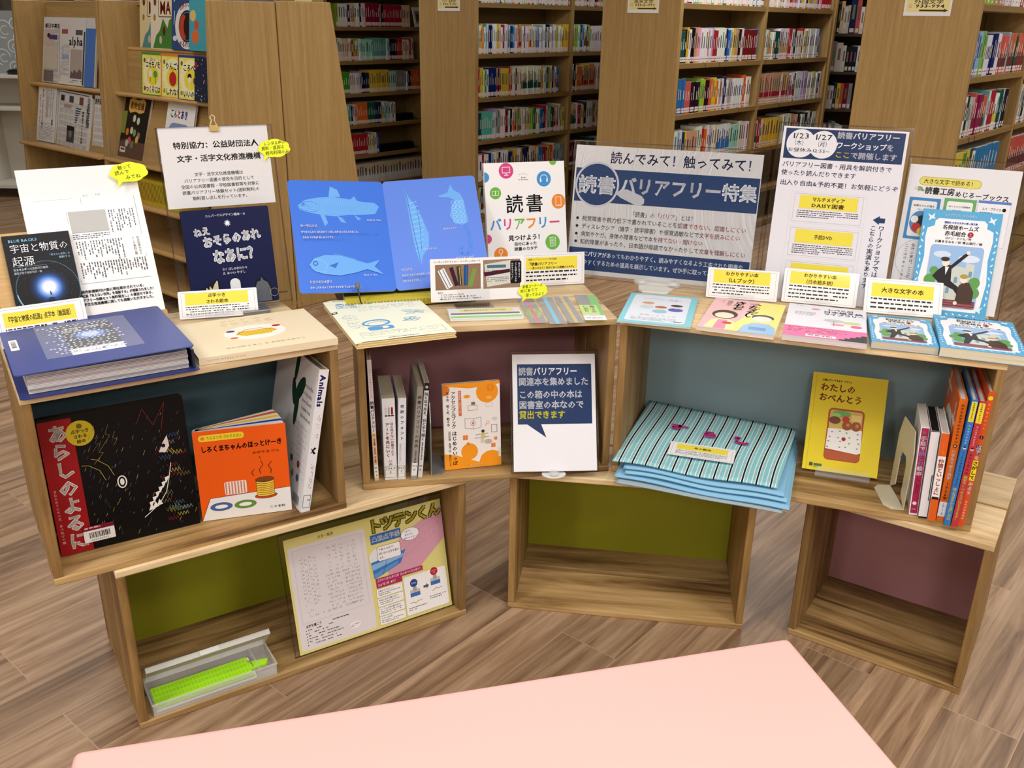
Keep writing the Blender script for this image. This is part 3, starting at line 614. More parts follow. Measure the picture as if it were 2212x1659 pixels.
def quiz(rim, t1, t2, fig):
    a = Art(196, 216); a.rect(0, 0, 196, 216, rim); a.rect(8, 12, 182, 200, (236, 226, 90))
    for i in range(7): a.rrect(12 + (i % 2) * 146, 18 + (i // 2) * 48, 34, 42, 4, (240, 234, 150)); a.circ(29 + (i % 2) * 146, 40 + (i // 2) * 48, 9, jig((130, 120, 90), random, 60), ry=12)
    a.circ(100, 112, 82, (246, 242, 190), ry=92); a.circ(100, 116, 50, (240, 224, 60)); t1 = t1.split('|')
    if len(t1) > 1: a.text(t1[0], 76, 34, 22, BLACK, w=50, b=0.02)
    a.text(t1[-1], 40, 60, 38, BLACK, w=124, b=0.03); a.text(t2, 42, 186, 38, BLACK, w=120, b=0.03)
    if fig == 'apple': a.circ(100, 122, 30, (190, 40, 46), ry=36); a.line([(100, 86), (104, 74)], 4, (90, 60, 30))
    elif fig == 'green': a.circ(80, 104, 15, (240, 240, 236), ry=20); a.circ(122, 108, 18, (90, 160, 60)); a.line([(80, 124), (78, 150)], 4, (90, 80, 50)); a.line([(122, 126), (124, 154)], 6, (90, 160, 60))
    else: a.circ(92, 100, 16, (30, 26, 24), ry=14); a.circ(92, 116, 13, (240, 238, 230)); a.line([(92, 128), (90, 160)], 6, (240, 238, 230)); a.circ(130, 120, 9, (90, 60, 120), ry=16)
    return a
for i, (b, rim, t1, t2, fig, lb) in enumerate(((0.055, (70, 150, 60), 'ぼくの|ニセモノを', 'つくるには', 'green', 'yellow picture book rimmed green on the middle tier'), (0.256, (222, 130, 50), 'りんごか', 'しれない', 'apple', 'yellow picture book rimmed orange with a red apple, middle tier'), (0.428, (50, 60, 140), 'ころべば', 'いいのに', 'kid', 'yellow picture book rimmed navy on the middle tier'))):
    book('picture_book', lb, 'book', on_rack(b, -0.291 - 0.014 * i, 1.006, TILT), .205, .195, .011, quiz(rim, t1, t2, fig).rescale(205, 195), rim, hard=True)
a = Art(200, 200); a.rect(0, 0, 200, 200, (32, 40, 62)); R = random.Random(2)
for i in range(40): a.circ(R.uniform(4, 196), R.uniform(4, 196), R.uniform(1, 4), (196, 200, 214), n=6)
a.circ(16, 36, 14, (150, 40, 44))
book('picture_book', 'dark starry picture book at the end of the middle tier', 'book', on_rack(0.592, -0.336, 1.008, TILT), .160, .19, .01, a.rescale(160, 190), (32, 40, 62), hard=True)
a = Art(236, 316); a.rect(0, 0, 236, 316, (26, 24, 22)); a.poly([(0, 316), (0, 250), (60, 220), (236, 236), (236, 316)], (88, 52, 32)); a.rect(0, 90, 36, 110, (120, 140, 60))
a.poly([(40, 30), (70, 20), (120, 30), (170, 20), (196, 34), (190, 84), (150, 94), (110, 86), (60, 96), (42, 80)], (214, 176, 92)); a.text('動物会議', 56, 58, 38, (120, 60, 24), w=128, b=0.03)
for x, y, c in ((60, 190, (210, 120, 50)), (100, 180, (220, 200, 160)), (130, 190, (120, 160, 120)), (170, 200, (150, 110, 110)), (110, 120, (200, 210, 180)), (90, 230, (200, 90, 90)), (70, 246, (190, 200, 190)), (120, 250, (90, 130, 90)), (160, 220, (214, 180, 70)), (150, 130, (200, 214, 190))): a.circ(x, y, 14, c, ry=18)
a.rect(14, 268, 52, 26, (230, 230, 226)); a.rect(20, 272, 40, 12, (90, 90, 90))
book('picture_book', 'black picture book with a gold title scroll leaning on the lowest tier', 'book', on_rack(-0.145, -0.355, 0.699, 0.3, -0.02), .236, .316, .018, a, (26, 24, 22), spine='l', hard=True)
a = Art(240, 300); a.rect(0, 0, 240, 300, (236, 236, 238)); a.text('こんとあき', 30, 54, 44, [(40, 110, 60), (40, 110, 60), (180, 40, 50), (50, 60, 150), (60, 80, 170)], w=150, b=0.04); a.rrect(30, 96, 180, 150, 40, (126, 150, 190)); a.circ(110, 160, 34, (44, 40, 44)); a.circ(170, 140, 22, (220, 226, 232)); a.circ(160, 150, 40, (150, 190, 210)); a.circ(40, 250, 5, (180, 40, 50))
book('picture_book', 'white picture book with a colourful title on the lowest tier', 'book', on_rack(0.274, -0.36, 0.699, 0.26, -0.03), .236, .300, .012, a, (232, 232, 234), hard=True)
# uniform yellow series on the shelf below
for i in range(44):
    m = MB(); m.box(0, 0, 0, 0.0125, 0.15, 0.125, jig((196, 168, 44), random, 8)); m.box(0.0045, -0.0005, 0.02, 0.008, 0, 0.11, (90, 74, 22)); o = m.build('yellow_booklet', COVER, M=rack_frame(-2.21, -0.1 + i * 0.0132, 0.4965) @ Matrix.Translation((0, -0.40, 0)))
    tag(o, 'thin yellow booklet in the uniform row under the lowest sloped tier', 'booklet', 'yellow booklets under the sloped tiers')
# newspapers
def news_art(w, h, seed, dark=False, alpha=False, title=None):
    a = Art(w, h); R = random.Random(seed); a.rect(0, 0, w, h, (216, 216, 214))
    for i in range(int(h // 36)):
        y = 60 + i * 34
        for x in range(10, int(w) - 30, 46): a.greek(x, y, 40, 7, 3.6, (120, 120, 122), 0.9, seed=seed + i * 9 + x, size=0.4)
    if title: a.vtext(title, w - 24, 18, 30, BLACK, b=0.04)
    return a
def newspaper(label, b, y, z, w, h, art, lean=0.3, roll=0.0, fold=0.006):
    root = thing('newspaper', label, 'newspaper', on_rack(b, y, z, lean, roll))
    for k in range(3):
        m = MB(); m.box(0.002 * k, 0, -fold * (k + 1) + 0.0004, w - 0.003 * k, h - 0.004 * k, -fold * k, (224, 224, 222)); 
        if k == 0: art.onto(m)
        m.build('folded_section', PAPER, root, bevel=0)
    return root
a = news_art(310, 345, 3); a.rect(4, 4, 104, 60, (226, 226, 228)); a.text('朝日中高生', 10, 46, 26, BLACK, w=92, b=0.04); a.rect(8, 74, 60, 70, (206, 190, 180)); a.circ(34, 96, 10, (40, 34, 34), ry=12); a.rect(36, 92, 50, 24, (80, 70, 130)); a.rect(8, 150, 84, 120, (208, 200, 186)); a.rect(8, 278, 60, 60, (120, 112, 108)); a.rect(104, 0, 150, 345, (222, 222, 222)); a.greek(112, 140, 50, 24, 7, (150, 150, 154), seed=8)
a.rect(114, 60, 36, 24, (160, 90, 84)); a.rect(196, 62, 40, 26, (90, 88, 92)); a.text('alpha', 160, 118, 60, (30, 30, 32), w=80, b=0.03); a.rect(170, 160, 70, 150, (184, 170, 164)); a.poly([(170, 310), (176, 270), (186, 284), (196, 262), (210, 280), (226, 258), (240, 276), (240, 310)], (110, 96, 96)); a.rect(120, 190, 40, 24, (150, 176, 206)); a.line([(94, 30), (112, 330)], 2.5, (150, 150, 152))
a.rect(254, 52, 56, 293, (82, 124, 200)); a.rect(243, 70, 8, 270, (60, 60, 66)); a.greek(170, 318, 70, 2, 9, (90, 90, 94), seed=2)
def stretch(a, k):
    a.el = [([(p[0] * k, p[1]) for p in e[0]], *e[1:]) for e in a.el]; a.w *= k; return a
newspaper('folded newspapers with a blue edge on the upper tier of the rack', -1.02, -0.286, 1.008, 0.588, 0.345, stretch(a, 588 / 310), 0.20)
a = news_art(215, 300, 5); a.rect(0, 0, 215, 300, (228, 228, 228)); a.vtext('米メタ ファクトチェック廃止', 58, 20, 17, BLACK, l=210, b=0.04); a.vtext('偽情報対策 後退の懸念', 28, 50, 11, (50, 50, 52), l=150, b=0.02)
for x in (92, 118, 144, 170): a.greek(x, 20, 150, 3, 7, (110, 110, 112), vert=True, seed=x)
a.rect(100, 60, 22, 110, (196, 176, 176)); a.greek(20, 200, 170, 12, 8, (120, 120, 122), vert=False, seed=77, size=0.4); a.rect(168, 176, 16, 30, (90, 90, 92))
newspaper('folded white newspaper at the left of the lower tier', -1.02, -0.37, 0.70, 0.21, 0.30, a, 0.22, 0.0, 0.012)
a = news_art(300, 290, 9); a.rect(6, 8, 270, 4, (60, 66, 90)); a.rect(16, 26, 34, 30, (50, 50, 54)); a.rect(96, 24, 40, 34, (70, 74, 90)); a.rect(190, 22, 36, 40, (110, 80, 66)); a.vtext('日本経済新聞', 276, 20, 30, (60, 60, 64), l=150, b=0.02); a.rect(50, 70, 70, 20, (176, 150, 150))
for i in range(7): a.rect(160, 80 + i * 12, 52 - i * 6, 6, (60, 74, 110))
a.rect(92, 180, 70, 86, (30, 30, 34)); a.circ(126, 222, 14, (120, 110, 110), ry=20); a.vtext('解説全文OGPT提案', 232, 90, 15, (40, 40, 44), l=170, b=0.03)
newspaper('folded newspaper with a small chart in the middle of the lower tier', -0.79, -0.365, 0.70, 0.36, 0.275, stretch(a, 1.2), 0.22, -0.03, 0.008)
a = news_art(260, 280, 12, title=None); a.rect(0, 0, 260, 50, (226, 226, 226)); a.text('読売新聞', 6, 30, 34, BLACK, w=120, b=0.04)
newspaper('folded newspaper half hidden by the rack panel on the lower tier', -0.40, -0.36, 0.70, 0.20, 0.268, stretch(a, 200 / 260), 0.22, 0.0, 0.006)
for i in range(4):
    m = MB(); m.box(0, 0, 0, 0.30, 0.22, 0.006, (206, 206, 208) if i % 2 else (70, 70, 74)); o = m.build('folded_leaflet', PAPER, M=rack_frame(-2.21, -1.06, 0.4562 + i * 0.0075) @ Matrix.Translation((0.0, -0.38, 0)) @ Matrix.Rotation(0.04 * i, 4, 'Z')); tag(o, f"{['dark grey','pale grey','dark','white'][i]} folded paper, {ordinal(4 - i)} down in the low pile under the newspaper rack", 'paper')
# ---------------------------------------------------------------- pink bench in front
root = thing('bench', 'long low pink upholstered bench in front of the crates', 'bench', fr(-0.614, 1.0192, 0, 0.2583))
m = MB(); m.box(0, -0.46, 0.12, 1.132, 0, 0.40, (228, 180, 172)); m.build('cushion', attr_mat('pink_vinyl', 0.5, 0.3), root, bevel=0.012, seg=4)
m = MB(); m.box(0.04, -0.42, 0, 1.09, -0.04, 0.119, (120, 96, 70)); m.build('base', MATTE, root, bevel=0.002)

# ---------------------------------------------------------------- wooden crates
CT, CS, CD, CH = 0.0154, 0.0175, 0.368, 0.38
def crate(label, x, y, yaw, W, z, panel, pale=(0, 1)):
    root = thing('wooden_crate', label, 'crate', fr(x, y, z, yaw)); 
    for nm, z0, z1 in (('bottom_plank', 0, CT), ('top_plank', CH - CT, CH)):
        for i, (y0, y1) in enumerate(((0, 0.184), (0.193, CD)) if nm[0] == 't' else ((0, 0.166), (0.181, CD))):
            m = MB(); m.box(0, y0, z0, W, y1, z1); m.build(nm, WOOD_XL if (nm[0] == 't' and i in pale) else WOOD_X, root, bevel=0.0022, seg=2)
    for x0, x1 in ((0.0005, CS), (W - CS, W - 0.0005)):
        for y0, y1 in ((0.001, 0.182), (0.186, CD - 0.001)):
            m = MB(); m.box(x0, y0, CT, x1, y1, CH - CT); m.build('side_plank', WOOD_Z, root, bevel=0.0015, seg=1)
    m = MB(); m.box(CS, 0.286, CT, W - CS, 0.292, CH - CT, panel); m.build('back_panel', attr_mat('painted_board', 0.5, 0.35) if not bpy.data.materials.get('painted_board') else bpy.data.materials['painted_board'], root)
    m = MB(); m.box(CS, 0.2922, CT, W - CS, 0.2952, CH - CT, (150, 110, 66)); m.build('panel_backing', WOOD_X, root)
    return root
GREEN, PINK, SKYB = (146, 146, 30), (164, 116, 118), (132, 156, 164)
CR_ = {'L1': (-0.8422, 1.4456, 0.5720, 0.5805, CH), 'M1': (-0.3321, 1.8408, 0.2033, 0.5772, CH), 'R1': (0.2385, 1.9575, -0.3351, 0.7800, CH),
       'L2': (-0.7525, 1.4960, 0.5695, 0.7710, 0), 'C2': (-0.0022, 1.9432, -0.1320, 0.5770, 0), 'R2': (0.6771, 1.8574, -0.5790, 0.3870, 0)}
crate('long wooden crate with a green back standing on the floor below the wolf book', *CR_['L2'][:4], 0, GREEN)
crate('empty wooden crate with a green back standing on the floor in the middle', *CR_['C2'][:4], 0, GREEN)
crate('small square wooden crate with a pink back on the floor at the end', *CR_['R2'][:4], 0, PINK)
crate('wooden crate with a blue back stacked at the end, holding touch picture books', *CR_['L1'][:4], CH, (84, 112, 122))
crate('wooden crate with a mauve back stacked in the middle, holding reading books', *CR_['M1'][:4], CH, PINK)
crate('longest wooden crate with a pale blue back, stacked under the blue and white signs', *CR_['R1'][:4], CH, SKYB)
def cf(k, lx, ly, z, yaw=0.0):
    x, y, a, W, z0 = CR_[k]; return fr(x, y, z0, a) @ fr(lx, ly, z, yaw)
ZT = 0.7605
# ---------------------------------------------------------------- helpers for what stands on the crates
def cloud_note(label, M, lines, sc=1.0):
    a = Art(76, 50); y = (236, 246, 60)
    pts = []
    for i in range(72):
        w = 2 * math.pi * i / 72; r = 1 + 0.09 * abs(math.sin(3.5 * w + 0.4)); pts.append((40 + 34 * r * math.cos(w), 23 + 19 * r * math.sin(w)))
    mb = MB(); out = [(p[0] / 1000, (50 - p[1]) / 1000) for p in pts][::-1]
    mb.prism(out, 0, 0.0004, y); tail = [(0.016, 0.014), (0.012, -0.001), (0.026, 0.010)]; mb.prism(tail, 0.00005, 0.00035, y)
    for i, (t, x0, w) in enumerate(lines): a.text(t, x0, 13 + 10.5 * i, 9.5, (20, 28, 20), w=w, rot=-0.06, it=0.12, b=0.012)
    a.onto(mb, Matrix.Translation((0, 0, 0.0004)))
    return tag(mb.build('sticky_note', PAPER, M=M @ Matrix.Diagonal((sc, sc, 1, 1))), label, 'sticky note')
def info_card(label, x, y, yaw, tilt, w, h, title, seed, z=None, rows=4, stand=True, qr=False, ty=None, th=None, base=WHITE):
    a = Art(w, h); a.frame(6, 4, w - 12, h - 8, 0.5, (150, 150, 156))
    y0, hh = ty or 6, th or h * 0.40; a.rect(w * 0.085, y0, w * 0.8, hh, (238, 222, 78))
    n = len(title); e = min(hh / n * 0.72, 13)
    for i, t in enumerate(title):
        L = min(len(t) * e, w * 0.74); a.text(t, w * 0.485 - L / 2, y0 + hh * (i + 0.5) / n, e, BRN, w=L, b=0.03)
    r0 = y0 + hh + 3; a.greek(w * 0.085, r0, w * 0.8, rows, max(3.2, (h - r0 - 6) / rows), (44, 40, 44), 0.95, seed=seed, size=0.42)
    root = thing('caption_card', label, 'caption card', sheet_frame(x, y, z or ZT + 0.003, yaw, tilt))
    mb = MB(); k = Art(w, h); k.rrect(0, 0, w, h, 2.5, base); mb.prism([(p[0] / 1000, (h - p[1]) / 1000) for p in k.el[0][0]], -0.0007, 0, base); a.onto(mb); mb.build('card', LAM, root)
    if stand:
        m = MB(); c = w / 2000; m.box(c - 0.03, -0.001, -0.0022, c + 0.03, 0.014, -0.0008); m.box(c - 0.03, -0.001, 0.0012, c + 0.03, 0.011, 0.0026)
        m.build('clear_stand', ACRYL, root); g = MB(); g.box(-0.03, -0.012, -0.0025, 0.03, 0.045, 0.0)
        o = g.build('stand_foot', ACRYL, root); o.matrix_world = fr(x + c * math.cos(yaw), y + c * math.sin(yaw), ZT + 0.0026, yaw) @ Matrix.Identity(4)
    return root
def holder(label, M, w, h, dep=0.006, foot=None, footname='base', cat='sign holder'):
    """clear acrylic pocket: two sheets with bright edges"""
    root = thing('acrylic_holder', label, cat, M)
    m = MB(); m.box(0, 0, -dep, w, h, -dep + 0.0016); m.build('back_sheet', ACRYL, root)
    m = MB(); m.box(0, 0, -0.0012, w, h, 0.0); m.build('front_sheet', ACRYL, root)
    m = MB(); t = 0.0022
    for b in ((0, 0, w, t), (0, 0, t, h), (w - t, 0, w, h), (0, h - t, w, h)): m.box(b[0], b[1], -dep, b[2], b[3], 0.0002)
    m.build('edge_strip', ACRYL_EDGE, root)
    return root

# ================================================================ left crate, on top
# wooden book stand, article sheet, paperback
t = thing('book_stand', 'tan wooden book stand carrying the article sheet and the black paperback', 'book stand', sheet_frame(-0.9899, 1.7014, 0.7718, 0.567, 0.451))
m = MB(); m.box(0, 0, -0.016, 0.302, 0.214, -0.004); m.build('rest_board', LIPW, t, bevel=0.002)
m = MB(); m.box(0, -0.008, -0.016, 0.302, 0.0165, 0.026); m.build('ledge', LIPW, t, bevel=0.002)
a = Art(228, 318); L2 = (70, 70, 74); a.text('2024年(令和6年)10月31日 (木曜日)', 22, 60, 4.6, (120, 120, 126), w=70); a.line([(20, 63.5), (96, 63)], 0.4, (140, 140, 144)); a.rect(110, 63, 0.5, 12, L2); a.text('読 売', 116, 59, 4, (130, 130, 134)); a.text('新 聞', 140, 58, 4, (130, 130, 134))
a.rect(81, 90, 72, 46, (176, 176, 172)); a.rect(81, 112, 72, 24, (150, 150, 146)); a.ring(117, 100, 20, 0.8, (214, 214, 210), ry=15, a0=10, a1=190); a.ring(117, 104, 12, 0.7, (206, 206, 202), ry=9); a.greek(84, 127, 60, 2, 3, (110, 110, 110), seed=4)
a.greek(81, 139, 72, 3, 4, L2, seed=5); a.rect(78, 90, 0.5, 152, L2); a.rect(214, 66, 0.5, 132, L2)
for i in range(10): a.greek(158 + i * 5.2, 92, 54, 1, 5, L2, vert=True, seed=20 + i, size=0.5)
for i in range(17): a.greek(84 + i * 5.4, 154, 40 + 5 * (i % 3), 1, 5, L2, vert=True, seed=40 + i, size=0.5)
for i in range(25): a.greek(84 + i * 5.2, 199, 40, 1, 5, L2, vert=True, seed=70 + i, size=0.5)
a.vtext('筑波技術大など', 204, 154, 5.6, L2); a.vtext('データ無料公開', 195, 154, 5.6, L2); a.line([(80, 242), (214, 242)], 0.5, (110, 110, 112))
for i, (q, w) in enumerate((('読売新聞朝刊29面に現在展示されている、', 126), ('起源『見えない世界』を理解する」が掲載されました！', 143), ('アフリー体験セット無料貸出し」の運営元である、', 140), ('字文化推進機構に関しても掲載いただきました。', 140))): a.text(q, 74, 259 + 8.6 * i, 7.0, BLACK, w=w, b=0.03)
def curl(x, y): return 0.006 * math.sin(y * 22) * max(0, (y - 0.12) / 0.2) + (0.10 * max(0, y - 0.255) ** 1.3)
paper('article_sheet', 'laminated newspaper article sheet with a curling top leaning on the stand', 'paper sheet', sheet_frame(-0.9308, 1.7484, 0.788, 0.567, 0.451), a, (240, 240, 242), mat=LAM, bend=curl)
cloud_note('yellow cloud note on the newspaper article sheet', sheet_frame(-0.9308, 1.7484, 0.788, 0.567, 0.451) @ Matrix.Translation((0.172, 0.268, 0.0135)) @ Matrix.Rotation(0.04, 4, 'Z'), [('触って', 20, 26), ('読んで', 12, 28), ('みてね', 30, 30)], 1.05)
a = Art(122, 184); a.rect(0, 0, 122, 184, (5, 5, 9)); W2 = (228, 232, 240)
a.ring(64, 112, 58, 1.0, (70, 120, 150), a0=150, a1=395); a.ring(64, 112, 58, 2.2, (130, 190, 220), a0=120, a1=175)
for r, c in ((36, (14, 22, 44)), (32, (20, 36, 74)), (28, (32, 62, 118)), (24, (54, 100, 170)), (21, (88, 136, 214)), (18, (134, 164, 236)), (15, (184, 202, 250)), (12, (226, 234, 255))): a.circ(66, 108, r, c)
R = random.Random(4)
for i in range(150):
    w = R.uniform(0, 6.28); q = R.uniform(38, 56); a.circ(64 + q * math.cos(w), 112 + q * math.sin(w), 0.35, (110, 130, 170), n=4)
a.poly([(65.3, 118), (65, 124), (67.6, 124), (67, 118), (66.2, 116)], (20, 26, 50)); a.circ(66, 133, 6, (22, 34, 66), ry=4)
a.text('BLUE BACKS', 10, 10, 7.5, (130, 190, 226), w=52, b=0.02); a.text('宇宙と物質の', 10, 26, 19, W2, w=106); a.text('起源', 10, 52, 21, W2, w=40); a.text('『見えない世界』を', 76, 44, 5, (150, 200, 230), w=40); a.text('理解する', 94, 50.5, 5, (150, 200, 230), w=22)
a.line([(9, 63), (70, 63)], 0.4, (150, 160, 180)); a.text('高エネルギー加速器研究機構', 9, 68, 5.4, W2, w=62, b=0.01); a.text('素粒子原子核研究所・編', 9, 75, 5.4, W2, w=50, b=0.01)
for y in (16, 38, 62): a.line([(0, y), (122, y)], 0.25, (60, 66, 80))
book('paperback_book', 'black paperback with a glowing blue orb leaning beside the article sheet', 'book', sheet_frame(-0.9655, 1.7124, 0.7937, 0.567, 0.451), .122, .186, .012, a, (12, 13, 18), pages=(232, 222, 190), spine='r')
info_card('caption card for the braille edition behind the navy ring file', -0.972, 1.6475, 0.624, 0.35, 160, 76, ['『宇宙と物質の起源』点字本（触図版）'], 31, z=0.7745, rows=4, ty=10, th=28, stand=False)

# ring file
t = thing('ring_file', 'navy ring file lying closed with a taped book cover picture', 'file', fr(-0.8300, 1.4290, ZT, 0.565))
NV = (62, 76, 140)
def rr2(w, h, r, x0=0, y0=0):
    q = Art(1, 1); q.rrect(0, 0, w, h, r, NAVY); return [(x0 + p[0], y0 + h - p[1]) for p in q.el[0][0]]
m = MB(); m.prism(rr2(0.300, 0.30, 0.008), 0.0006, 0.0026, (46, 56, 112)); m.build('back_cover', COVER, t)
# cover lies a little open towards the viewer
cov = Matrix.Translation((-0.002, 0.0, 0.044)) @ Matrix.Rotation(-0.010, 4, 'X') @ Matrix.Rotation(-0.012, 4, 'Y')
m = MB(); m.prism(rr2(0.296, 0.30, 0.008), 0, 0.002, NV, M=cov)
a = Art(296, 300); a.rect(100, 52, 90, 150, (18, 20, 28)); R = random.Random(9)
for r, c in ((38, (24, 40, 84)), (31, (50, 92, 160)), (24, (110, 156, 226)), (16, (206, 222, 252))): a.circ(146, 124, r, c, ry=r * 0.9)
a.text('BLUE BACKS', 104, 60, 8, (140, 190, 226)); a.text('宇宙と物質の', 104, 74, 15, W2, w=80); a.text('起源', 104, 92, 16, W2)
a.rect(100, 203, 90, 36, WHITE); a.greek(104, 214, 12, 2, 6, (120, 120, 124)); a.text('IPNS', 122, 222, 14, (176, 60, 90), w=28); a.ring(158, 222, 7, 4, (60, 110, 170), a0=100, a1=320); a.greek(166, 218, 22, 2, 5, (90, 90, 94))
a.rect(9, 92, 14, 66, WHITE)
for i in range(16): a.rect(12, 100 + i * 2.8, 8, R.uniform(0.7, 2.0), (40, 40, 44))
a.onto(m, cov @ Matrix.Translation((0, 0, 0.002))); m.build('front_cover', COVER, t)
m = MB(); m.box(0.058, 0.06, 0.0022, 0.222, 0.268, 0.0028, (236, 238, 244), 0, cov)
R = random.Random(12); v = Matrix.Identity(4)
m.build('plastic_pocket', FILM, t)
m = MB()
for i in range(16):
    y = 0.075 + i * 0.0115 + R.uniform(-0.002, 0.002); x = R.uniform(0.055, 0.1)
    while x < R.uniform(0.17, 0.215): 
        m.lathe([(0.0009, 0), (0.0014, 0.0008), (0.0004, 0.0014)], 6, (236, 240, 248), M=cov @ Matrix.Translation((x, y, 0.0028)), sx=2.2); x += R.uniform(0.006, 0.014)
m.build('braille_dots', PLASTIC, t)
m = MB()
for i in range(18):
    z0 = 0.0034 + i * 0.0019; e = 0.006 + 0.003 * math.sin(i * 0.9)
    m.prism([(0.016, z0), (0.284, z0), (0.284, z0 + 0.0012 - 0.00002 * i), (0.016, z0 + 0.0015)], 0.012 + e, 0.284, jig((206, 200, 200), R, 12), axes='xzy')
m.build('page_stack', PAPER, t)
m = MB(); m.box(0.290, 0.012, 0.0027, 0.2945, 0.288, 0.038, (40, 44, 66)); m.build('spine_edge', COVER, t)
# cream touch picture book
a = Art(271, 225); a.circ(135, 112, 62, (236, 234, 228), ry=46); a.poly([(96, 118), (104, 100), (172, 100), (178, 118), (160, 132), (112, 132)], (226, 190, 60))
for i in range(9): a.line([(102 + i * 8, 103), (108 + i * 7, 130)], 0.7, (176, 130, 40))
a.line([(96, 118), (120, 92), (150, 92), (178, 118)], 1.6, (150, 96, 50)); a.circ(88, 136, 8, (206, 110, 50), ry=5); a.circ(184, 90, 9, (176, 50, 50), ry=6); a.circ(90, 92, 9, (62, 76, 130), ry=6)
g = (176, 158, 126)
a.text('ぐりとぐら', 76, 44, 23, g, w=116); a.text('ぐりとぐら', 77, 44.6, 21.6, (226, 212, 180), w=114); a.braille(86, 20, 90, 1, 6, g, 3); a.text('なかがわりえこ と おおむらゆりこ', 58, 192, 9, g, w=158, b=0.01)
sp = Art(271, 14); sp.text('てんじつき さわるえほん ぐりとぐら', 14, 7, 4.6, (96, 80, 56), w=74)
b = book('picture_book', 'cream picture book with an oval window lying beside the navy ring file', 'book', fr(-0.5861, 1.6125, ZT + 0.0145, 0.517), .271, .225, .0142, a, (228, 214, 182), pages=(232, 226, 210), spine='b', hard=True, mat=PAPER, spine_art=sp)

# tall acrylic holder with notice, navy book in front
AM = sheet_frame(-0.7305, 1.9380, ZT, 0.479, 0.189)
h_ = holder('tall clear acrylic holder standing behind the cream picture book', AM, 0.247, 0.395)
m = MB(); m.box(0, 0, -0.002, 0.247, 0.002, 0.12); o = m.build('base', ACRYL, h_); m2 = MB(); m2.box(0.01, 0.02, 0.001, 0.237, 0.024, 0.006); m2.build('pocket_lip', ACRYL_EDGE, h_)
a = Art(231, 170); a.text('特別協力：公益財団法人', 27, 38, 15.5, BLACK, w=181, b=0.03); a.text('文字・活字文化推進機構', 31, 66, 15.5, BLACK, w=179, b=0.03)
for i, (q, x, w) in enumerate((('文字・活字文化推進機構は', 63, 104), ('バリアフリー図書の普及を目的として', 40, 150), ('全国の公共図書館・学校図書館等を対象に', 32, 168), ('読書バリアフリー体験セット(送料無料)の', 33, 166), ('無料貸し出しを行っています。', 53, 122))): a.text(q, x, 100 + 12.6 * i, 9.0, (40, 40, 42), w=w, b=0.015)
paper('paper_notice', 'white notice about special cooperation in the tall acrylic holder', 'notice', AM @ Matrix.Translation((0.0045, 0.2245, -0.0022)), a, (236, 236, 238))
cloud_note('yellow cloud note at the corner of the special cooperation notice', AM @ Matrix.Translation((0.207, 0.316, 0.0008)), [('レンタル中の', 16, 50), ('資料・道具は', 10, 52), ('館内利用のみ', 18, 54)], 0.98)
# binder clip
t = thing('binder_clip', 'gold binder clip on the top edge of the tall acrylic holder', 'clip', AM @ Matrix.Translation((0.121, 0.3945, -0.0028)))
GOLD = (206, 176, 104)
m = MB(); m.prism([(-0.0045, -0.011), (-0.0052, 0.002), (0.0052, 0.002), (0.0045, -0.011), (0.0036, -0.011), (0.0042, 0.0006), (-0.0042, 0.0006), (-0.0036, -0.011)], -0.0095, 0.0095, GOLD, axes='zyx'); m.build('clip_body', METAL, t)
for s in (1, -1):
    m = MB(); m.tube([(-0.0065, -0.010, 0.0046 * s), (-0.0060, 0.004, 0.0054 * s), (-0.0028, 0.013, 0.004 * s), (-0.0055, 0.019, 0.003 * s), (0, 0.0245, 0.0022 * s), (0.0055, 0.019, 0.003 * s), (0.0028, 0.013, 0.004 * s), (0.0060, 0.004, 0.0054 * s), (0.0065, -0.010, 0.0046 * s)], 0.0008, 6, (214, 196, 150)); m.build('wire_arm', METAL, t)
# navy board book on a small metal stand
a = Art(187, 210); NB_ = (14, 22, 66); a.text('ユニバーサルデザイン絵本・16', 50, 12, 6.6, W2, w=86, b=0.03)
pts = []
for i in range(20): r = 8 if i % 2 == 0 else 3.6; pts.append((95 + r * math.cos(i * math.pi / 10), 30 + r * math.sin(i * math.pi / 10)))
a.poly(pts[::-1], W2)
a.text('ねえ', 22, 47, 19, W2, w=34, b=0.06, rot=-0.12); a.text('おそらのあれ', 38, 69, 25, W2, w=125, b=0.07, rot=-0.10); a.text('なあに？', 55, 102, 32, W2, w=100, b=0.07, rot=-0.06); a.text('さく ほしのかたりべ', 71, 129, 6.6, W2, w=54, b=0.03); a.text('え みつい やすし', 71, 138, 6.6, W2, w=50, b=0.03)
a.poly([(26, 176), (30, 164), (40, 158), (48, 156), (54, 148), (60, 149), (62, 160), (60, 176)], (12, 14, 24)); a.poly([(29, 176), (33, 165), (38, 172), (40, 162), (45, 170), (50, 160), (56, 152), (58, 153), (58, 176)], (206, 196, 166)); a.rrect(84, 151, 22, 40, 10, (224, 226, 232))
a.poly([(132, 208), (134, 178), (140, 160), (148, 158), (153, 148), (158, 157), (168, 164), (174, 180), (174, 208)], (10, 10, 16)); a.poly([(135, 208), (137, 178), (143, 163), (150, 162), (153, 153), (157, 161), (166, 167), (171, 182), (171, 208)], (92, 98, 106))
for i in range(10): a.line([(138 + i * 3.4, 200 - (i % 3) * 6), (139 + i * 3.4, 190 - (i % 3) * 6)], 0.6, (70, 76, 84))
a.ring(178, 190, 9, 0.5, (190, 180, 160))
book('board_book', 'navy board book with white hand drawn title before the acrylic holder', 'book', sheet_frame(-0.6965, 1.9213, ZT + 0.016, 0.479, 0.199) @ Matrix.Translation((0, -0.003, 0)), .187, .212, .012, a, NB_, pages=(60, 64, 100), rnd=5)
t = thing('book_easel', 'small grey metal easel under the navy board book', 'stand', fr(-0.598, 1.938, ZT, 0.479)); SV = (150, 154, 158)
